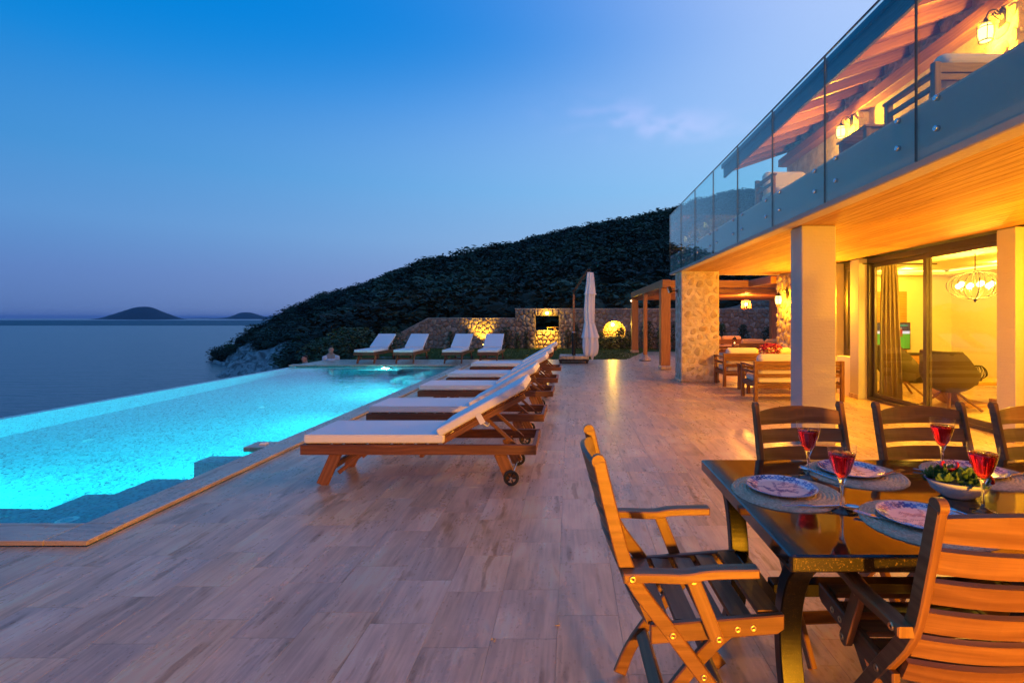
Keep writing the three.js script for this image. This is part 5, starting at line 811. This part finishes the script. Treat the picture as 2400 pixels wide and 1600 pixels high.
  const spoon = (o) => { const g = new THREE.SphereGeometry(1, 16, 8, 0, 6.283, Math.PI / 2, Math.PI / 2).scale(0.034, 0.008, 0.021).translate(0.075, 0.008, 0); part('bowl', g, new THREE.MeshPhysicalMaterial({ color: 0xcccccc, metalness: 1, roughness: 0.15, side: THREE.DoubleSide }), o); part('handle', ribbonPlate([[0.045, 0.008], [0.02, 0.006], [-0.05, 0.003], [-0.11, 0.005]], [0.0028, 0.0028], 0.009), mat.steel, o); };
  const fork = (o) => { for (let k = 0; k < 4; k++) part('tine', bar(new THREE.Vector3(0.045, 0.004, (k - 1.5) * 0.0062), new THREE.Vector3(0.1, 0.007, (k - 1.5) * 0.0062), 0.003, 0.002), mat.steel, o); part('palm', cbox(0.03, 0.003, 0.024, 0.001, 0.033, 0.004, 0), mat.steel, o); part('handle', ribbonPlate([[0.02, 0.005], [-0.03, 0.003], [-0.115, 0.005]], [0.0028, 0.0028], 0.009), mat.steel, o); };
  const cut = (kind, x, d, t, label) => { const o = thing('table_' + kind, label, kind, [x, TY + 0.0075, -d], t); if (kind === 'knife') part('blade', knifeG(), mat.steel, o); else (kind === 'spoon' ? spoon : fork)(o); };
  cut('knife', 0.885, 1.835, 0.02, 'steel knife on the placemat at the head of the table'); cut('spoon', 0.93, 1.812, -0.05, 'steel spoon on the placemat at the head of the table');
  cut('knife', 1.115, 2.235, -1.15, 'steel knife on the placemat behind the first wine glass'); cut('spoon', 1.085, 2.19, 1.95, 'steel spoon on the placemat behind the first wine glass'); cut('fork', 1.40, 2.20, 0.5, 'steel fork on the placemat behind the first wine glass');
  cut('fork', 1.07, 1.70, 2.35, 'steel fork on the placemat before the orange lit chair'); cut('spoon', 1.37, 1.72, 2.0, 'steel spoon on the placemat before the orange lit chair');
  cut('knife', 1.65, 2.22, 2.55, 'steel knife on the placemat behind the salad bowl'); cut('fork', 1.96, 2.19, 0.3, 'steel fork on the placemat behind the salad bowl');
  // wine glasses
  const wineMat = M([1, 1, 1], 0.0, { transmission: 1, thickness: 0.03, ior: 1.34, attenuationColor: new THREE.Color().setRGB(0.92, 0.10, 0.05), attenuationDistance: 0.034 });
  const facet = (g, y0, y1, amt) => { const p = g.attributes.position; for (let i = 0; i < p.count; i++) { const y = p.getY(i), k = smooth(y0, y0 + 0.02, y) * smooth(y1, y1 - 0.02, y), a = Math.atan2(p.getZ(i), p.getX(i)), f = 1 - amt * k * Math.abs(Math.sin(a * 8)); p.setX(i, p.getX(i) * f); p.setZ(i, p.getZ(i) * f); } g.computeVertexNormals(); return g; };
  const glassG = [facet(lathe([[0.0045, 0.10], [0.014, 0.108], [0.026, 0.13], [0.037, 0.165], [0.0425, 0.19], [0.0445, 0.221]], 64), 0.105, 0.185, 0.06), lathe([[0.036, 0.0], [0.0365, 0.0018], [0.018, 0.006], [0.006, 0.014], [0.0042, 0.03], [0.004, 0.06], [0.006, 0.085], [0.009, 0.097], [0.014, 0.106]], 32)];
  const wineG = facet(lathe([[0, 0.109], [0.013, 0.111], [0.0245, 0.13], [0.0352, 0.165], [0.0395, 0.183], [0.0405, 0.192], [0, 0.192]], 64), 0.105, 0.185, 0.06);
  const gm = M([1, 1, 1], 0.0, { transmission: 1, thickness: 0, ior: 1.55, side: THREE.DoubleSide }), stemMat = M([1, 1, 1], 0.0, { transmission: 1, thickness: 0.01, ior: 1.5 });
  const gl = ['glass of rose wine beyond the head placemat', 'glass of rose wine beside the spoon at the head placemat', 'glass of rose wine behind the salad bowl', 'glass of rose wine in front of the salad bowl'];
  [[1.031, 2.177], [0.974, 1.803], [1.672, 2.26], [1.478, 1.80]].forEach(([x, d], i) => { const o = thing('wine_glass', gl[i], 'wine glass', [x, TY, -d], i * 0.7, 'glasses of rose wine'); o.scale.setScalar(1.08); part('cup', glassG[0], gm, o); part('stem', glassG[1], stemMat, o); part('wine', wineG, wineMat, o); });
  // salad bowl
  const B = thing('salad_bowl', 'white oval bowl of green salad with red pepper rings', 'bowl', [1.50, TY, -1.945], -0.25); B.scale.setScalar(0.9);
  part('bowl', lathe([[0, 0.002], [0.05, 0.002], [0.055, 0], [0.06, 0.006], [0.095, 0.035], [0.112, 0.072], [0.1145, 0.073], [0.109, 0.072], [0.09, 0.036], [0.05, 0.01], [0, 0.008]].reverse(), 48).scale(1.08, 1, 0.82), mat.porcelain, B);
  part('rim_line', new THREE.TorusGeometry(0.1135, 0.0016, 6, 60).rotateX(Math.PI / 2).scale(1.08, 1, 0.82).translate(0, 0.0735, 0), M([0.10, 0.14, 0.35], 0.3), B);
  const frill = (seed) => { const nu = 14, nv = 4, pos = [], idx = [], q = rng(seed), ph = q() * 6; for (let i = 0; i <= nu; i++) for (let j = 0; j <= nv; j++) { const a = (i / nu - 0.5) * 2.6, t = j / nv, rad = 0.012 + 0.026 * t; pos.push(Math.cos(a) * rad, 0.010 * t * Math.sin(a * 7 + ph) + 0.018 * t * t, Math.sin(a) * rad + 0.004 * t * Math.cos(a * 9)); } for (let i = 0; i < nu; i++) for (let j = 0; j < nv; j++) { const a = i * (nv + 1) + j, b = a + nv + 1; idx.push(a, a + 1, b, b, a + 1, b + 1); } const g = new THREE.BufferGeometry(); g.setAttribute('position', new THREE.Float32BufferAttribute(pos, 3)); g.setIndex(idx); g.computeVertexNormals(); return g; };
  const frills = [1, 2, 3, 4].map(frill), greens = [[0.10, 0.22, 0.03], [0.16, 0.30, 0.05], [0.06, 0.15, 0.02]].map((k) => M(k, 0.6, { side: THREE.DoubleSide, transmission: 0.3, thickness: 0 })), q = rng(33);
  for (let k = 0; k < 70; k++) { const a = q() * 6.283, s = Math.sqrt(q()), l = part('lettuce_leaf', frills[k % 4], greens[k % 3], B); l.position.set(Math.cos(a) * s * 0.098, 0.058 + 0.032 * (1 - s * s) + q() * 0.012, Math.sin(a) * s * 0.072); l.rotation.set((q() - 0.5) * 1.2, q() * 6.283, (q() - 0.5) * 1.2); }
  const red = M([0.55, 0.012, 0.008], 0.25, { clearcoat: 0.5 });
  for (const [x, y, z, a, b, arc] of [[-0.03, 0.132, -0.005, 0.6, 0.2, 4.4], [0.035, 0.128, 0.02, 0.8, 1.4, 4.2], [-0.095, 0.088, 0.0, 1.1, 0, 2.4], [0.085, 0.092, 0.03, -0.9, 0.5, 2.6]]) { const l = part('pepper_ring', new THREE.TorusGeometry(0.026, 0.0062, 8, 22, arc).scale(1.15, 0.9, 1.3).rotateX(Math.PI / 2), red, B); l.position.set(x, y, z); l.rotation.set(a, b, a * 0.5); }
}

// ------------------------------------------------------------------ garden lights, plants, people
{
  const w = thing('window_lamp', 'glowing round lamp over the window opening of the garden wall', 'lamp', [-1.08, 1.67, -23.62]);
  part('globe_lamp', ball(0.085, 0, 0, 0, 16), lampGlow(10, 7, 1.6), w); part('fitting', [cyl(0.05, 0.07, 0.05, 14, 0, 0.10, 0), bar(new THREE.Vector3(0, 0.12, 0), new THREE.Vector3(0, 0.12, -0.3), 0.03, 0.03)], mat.iron, w); lamp(-1.08, 1.66, 23.62, YELLOW, 2.5, 4); spot(-1.08, 1.6, 23.72, -1.08, 0.3, 24.12, YELLOW, 60, 0.62, 0.5, 4);
  const n = thing('niche_lamp', 'bright lamp hanging inside the arched niche of the garden wall', 'lamp', [2.04, 1.12, -24.02]);
  part('globe_lamp', ball(0.085, 0, 0, 0, 16), lampGlow(12, 8.5, 2), n); part('cord', cyl(0.01, 0.01, 0.18, 6, 0, 0.14, 0), mat.iron, n); lamp(2.04, 1.12, 24.02, YELLOW, 9, 4);
  const u = thing('ground_spotlight', 'small ground spotlight washing the low garden wall', 'spotlight', [-4.05, 0, -23.5]);
  part('stake', cyl(0.012, 0.006, 0.14, 8, 0, 0.04, 0), mat.iron, u); part('head', cyl(0.04, 0.03, 0.1, 14, 0, 0.14, 0), mat.iron, u); part('lamp_lens', ball(0.034, 0, 0.19, 0, 10), lampGlow(9, 6, 1.2), u);
  spot(-4.05, 0.22, 23.5, -4.2, 1.3, 23.86, YELLOW, 30, 0.75, 0.5, 2);
  const rail = thing('wooden_rail', 'pale timber rail seen through the wall window', 'rail', [-0.78, 0.84, -24.3]);
  part('bar', [bar(new THREE.Vector3(-0.32, 0.14, 0), new THREE.Vector3(0.2, 0.16, 0), 0.03, 0.03), bar(new THREE.Vector3(-0.31, 0, 0), new THREE.Vector3(-0.31, 0.14, 0), 0.03, 0.03), bar(new THREE.Vector3(0.05, 0.0, 0), new THREE.Vector3(0.0, 0.15, 0), 0.03, 0.03), bar(new THREE.Vector3(0.06, 0.15, 0), new THREE.Vector3(0.12, 0.0, 0), 0.03, 0.03)], mat.pine[0], rail);
  const leafM = [[0.05, 0.085, 0.025], [0.075, 0.12, 0.03], [0.035, 0.06, 0.02]].map((c) => M(c, 0.7, { side: THREE.DoubleSide }));
  let sn = {}; const shrub = (name, label0, x, d, h, wd, n, s, m, y = -0.03, group) => {
    sn[name] = (sn[name] || 0) + 1; const label = group ? `${label0}, ${NTH[sn[name] - 1]} ${name === 'bank_bush' ? 'of the clump' : 'from the sea'}` : label0;
    const o = thing(name, label, 'shrub', [x, y, -d], R() * 6, group);
    part('stems', [0, 1, 2, 3].map((k) => tube([new THREE.Vector3(rr(-0.04, 0.04), 0, rr(-0.04, 0.04)), new THREE.Vector3(rr(-0.3, 0.3) * wd, h * 0.5, rr(-0.3, 0.3) * wd), new THREE.Vector3(rr(-0.6, 0.6) * wd, h * 0.9, rr(-0.6, 0.6) * wd)], 0.012, 6, 5)), M([0.06, 0.045, 0.03], 0.9), o);
    part('foliage', leafCloud(n, s, (r) => { const t = r(), a = r() * 6.283, q = Math.sqrt(r()) * wd * (0.35 + 0.9 * Math.sin(Math.PI * clamp(t * 0.85 + 0.1))) * (0.8 + 0.4 * noise(a * 2, t * 5, 3)); return [Math.cos(a) * q, 0.06 + t * h, Math.sin(a) * q]; }, Math.floor(x * 100 + d)), leafM[m], o);
  };
  const lb = ['narrow young shrub along the garden wall', 'leafy shrub growing before the arched niche', 'bushy shrub behind the closed parasol'];
  for (const [x, d, h, w, n] of [[-5.6, 23.6, 0.8, 0.12, 260], [-4.85, 23.6, 0.9, 0.1, 220], [-3.0, 23.5, 1.0, 0.3, 500], [-2.45, 23.5, 0.7, 0.14, 240], [-2.05, 23.6, 0.8, 0.12, 220], [-0.1, 23.5, 0.9, 0.16, 300], [0.3, 23.5, 1.2, 0.14, 340]]) shrub('wall_shrub', lb[0], x, d, h, w, n, 0.05, Math.floor(R() * 3), -0.03, 'young shrubs along the garden wall');
  for (const [x, d, h, w, n] of [[1.35, 23.2, 0.75, 0.3, 520], [1.85, 23.3, 0.55, 0.32, 480], [2.35, 23.3, 0.95, 0.25, 520], [2.75, 23.3, 0.8, 0.2, 360]]) shrub('niche_shrub', lb[1], x, d, h, w, n, 0.06, Math.floor(R() * 3), -0.03, 'shrubs before the niche');
  shrub('parasol_shrub', lb[2], 0.95, 23.3, 1.25, 0.26, 700, 0.055, 0);
  for (const [x, d, h, w] of [[3.6, 23.2, 1.25, 0.3], [4.3, 23.3, 1.0, 0.3], [5.0, 23.2, 1.3, 0.35], [6.0, 23.3, 1.1, 0.3], [7.0, 23.2, 1.15, 0.22], [8.0, 23.2, 1.1, 0.24], [9.2, 23.2, 1.0, 0.35]]) shrub('pergola_shrub', 'upright shrub growing behind the pergola', x, d, h, w, 520, 0.06, Math.floor(R() * 3), -0.03, 'shrubs behind the pergola');
  for (const [x, d, h, w, n] of [[-8.9, 20.6, 1.75, 1.15, 2600], [-10.4, 21.5, 1.3, 0.9, 1500], [-7.75, 21.6, 1.45, 0.55, 900], [-9.6, 18.9, 1.0, 0.7, 900]]) shrub('bank_bush', 'dense dark bush on the bank beside the end lounger', x, d, h, w, n, 0.085, 0, -1.2 + (d > 21.55 ? 0.75 : d > 20 ? 0.45 : 0), 'bushes on the bank');
}
// dry curled leaves blown onto the paving
for (const [u, v, t] of [[1306, 1466, 0.4], [1155, 1502, 2.1]]) {
  const d = FOCAL * EYE / (v - 745), x = (u - 1336) / FOCAL * d, o = thing('dry_leaf', t < 1 ? 'tiny dry curled leaf on the paving beside the free standing chair' : 'tiny dry curled leaf on the open paving before the loungers', 'leaf', [x, 0.001, -d], t, 'dry leaves on the paving');
  part('blade', tube([new THREE.Vector3(-0.012, 0.003, 0), new THREE.Vector3(-0.004, 0.006, 0.008), new THREE.Vector3(0.008, 0.004, 0.006), new THREE.Vector3(0.011, 0.003, -0.005)], 0.0022, 12, 5), M([0.45, 0.30, 0.14], 0.8), o);
}
// two people below the terrace edge
function person(label, pos, turn, tall, seated, shirtMat) {
  const p = thing('person', label, 'person', pos, turn), k = tall / 1.76;
  const J = { hipL: [-0.09, 0.92, 0], hipR: [0.09, 0.92, 0], kneeL: [-0.1, 0.49, 0.03], kneeR: [0.1, 0.49, 0.03], ankL: [-0.1, 0.08, -0.02], ankR: [0.1, 0.08, -0.02], toeL: [-0.12, 0.04, 0.15], toeR: [0.12, 0.04, 0.15], chest: [0, 1.32, 0.0], pel: [0, 0.98, 0], neck: [0, 1.5, 0.0], head: [0, 1.62, 0.02], shL: [-0.19, 1.385, 0], shR: [0.19, 1.385, 0], elL: [-0.25, 1.12, -0.03], elR: [0.25, 1.12, -0.03], wrL: [-0.24, 0.88, 0.06], wrR: [0.24, 0.88, 0.06] };
  const f = (x, y, z) => {
    const c = (a, b, ra, rb) => capsule(x, y, z, J[a], J[b], ra, rb);
    let d = smin(c('pel', 'chest', 0.13, 0.135), smin(smin(c('neck', 'shL', 0.055, 0.055), c('neck', 'shR', 0.055, 0.055), 0.03), c('hipL', 'hipR', 0.1, 0.1), 0.08), 0.1);
    for (const s of 'LR') { d = smin(d, c('hip' + s, 'knee' + s, 0.085, 0.06), 0.05); d = smin(d, c('knee' + s, 'ank' + s, 0.058, 0.04), 0.03); d = smin(d, c('ank' + s, 'toe' + s, 0.042, 0.034), 0.03); d = smin(d, c('sh' + s, 'el' + s, 0.055, 0.043), 0.04); d = smin(d, c('el' + s, 'wr' + s, 0.042, 0.03), 0.02);
      const w = J['wr' + s], sg = s === 'L' ? -1 : 1; d = smin(d, capsule(x, y, z, w, [w[0] + sg * 0.005, w[1] - 0.08, w[2] + 0.02], 0.03, 0.028), 0.015);
      for (let i = 0; i < 4; i++) d = Math.min(d, capsule(x, y, z, [w[0], w[1] - 0.08, w[2] + 0.03 - i * 0.02], [w[0] - sg * 0.01, w[1] - 0.155 + (i === 3 ? 0.02 : 0), w[2] + 0.04 - i * 0.02], 0.011, 0.009)); d = smin(d, capsule(x, y, z, [w[0], w[1] - 0.03, w[2] + 0.03], [w[0] - sg * 0.01, w[1] - 0.09, w[2] + 0.07], 0.012, 0.01), 0.01); }
    d = smin(d, c('neck', 'head', 0.058, 0.06), 0.04);
    const hx = x / 0.077, hy = (y - 1.645) / 0.118, hz = (z - 0.015) / 0.098; d = smin(d, (Math.hypot(hx, hy, hz) - 1) * 0.08, 0.03);
    d = smin(d, capsule(x, y, z, [0, 1.56, 0.07], [0, 1.57, 0.05], 0.04, 0.05), 0.03); d = smin(d, capsule(x, y, z, [0, 1.66, 0.107], [0, 1.618, 0.122], 0.010, 0.014), 0.01);
    for (const s of [-1, 1]) { d = Math.min(d, capsule(x, y, z, [s * 0.078, 1.66, 0.0], [s * 0.078, 1.615, 0.005], 0.016, 0.012)); d = Math.max(d, -(Math.hypot(x - s * 0.032, y - 1.655, z - 0.118) - 0.016)); }
    d = Math.max(d, -capsule(x, y, z, [-0.022, 1.578, 0.118], [0.022, 1.578, 0.118], 0.007, 0.007));
    return d;
  };
  part('body', [sdfMesh(f, [0, 0.9, 0], 0.93, 84)], mat.skin, p);
  part('head_hair', sdfMesh((x, y, z) => Math.max((Math.hypot(x / 0.083, (y - 1.652) / 0.122, (z - 0.006) / 0.104) - 1) * 0.08, 1.66 + clamp(z, 0, 0.1) * 0.65 - y - 0.04 * smooth(0.02, -0.05, z) * 1.5), [0, 1.66, 0], 0.16, 48), mat.hair, p);
  part('shirt', sdfMesh((x, y, z) => { let d = smin(capsule(x, y, z, J.pel, [0, 1.27, 0], 0.145, 0.152), smin(capsule(x, y, z, [0, 1.44, 0], [-0.19, 1.385, 0], 0.07, 0.068), capsule(x, y, z, [0, 1.44, 0], [0.19, 1.385, 0], 0.07, 0.068), 0.03), 0.07); for (const s of 'LR') { const e = J['el' + s], h = J['sh' + s]; d = smin(d, capsule(x, y, z, h, h.map((q, i) => lerp(q, e[i], 0.6)), 0.07, 0.064), 0.05); } return Math.max(d, 0.93 - y, y - 1.5 + 0.3 * Math.abs(x)); }, [0, 1.2, 0], 0.42, 72), shirtMat, p);
  part('trousers', sdfMesh((x, y, z) => { let d = smin(capsule(x, y, z, J.hipL, J.hipR, 0.115, 0.115), capsule(x, y, z, J.pel, [0, 1.02, 0], 0.14, 0.145), 0.05); for (const s of 'LR') d = smin(d, smin(capsule(x, y, z, J['hip' + s], J['knee' + s], 0.10, 0.075), capsule(x, y, z, J['knee' + s], J['ank' + s], 0.072, 0.062), 0.03), 0.04); return Math.max(d, y - 1.0, 0.1 - y); }, [0, 0.56, 0], 0.56, 72), mat.cloth, p);
  p.scale.setScalar(k); return p;
}
person('man in a white t-shirt standing below the terrace edge', [-8.2, -1.29, -17.25], 0.5, 1.76, false, mat.shirt);
person('person whose dark haired head just shows over the pool edge', [-9.0, -1.52, -17.1], -0.6, 1.7, false, M([0.35, 0.05, 0.04], 0.9));
tag(part('path', [bx(-8.6, -7.75, -1.9, -1.29, 15.6, 19, 0), bx(-10.2, -8.61, -1.9, -1.52, 15.6, 19, 0)], mat.concrete), 'lower path below the terrace edge', 'path', null, 'structure');

scene.fog = new THREE.FogExp2(0x9db4e0, 3e-5);   // evening haze over the sea
renderer.render(scene, camera);
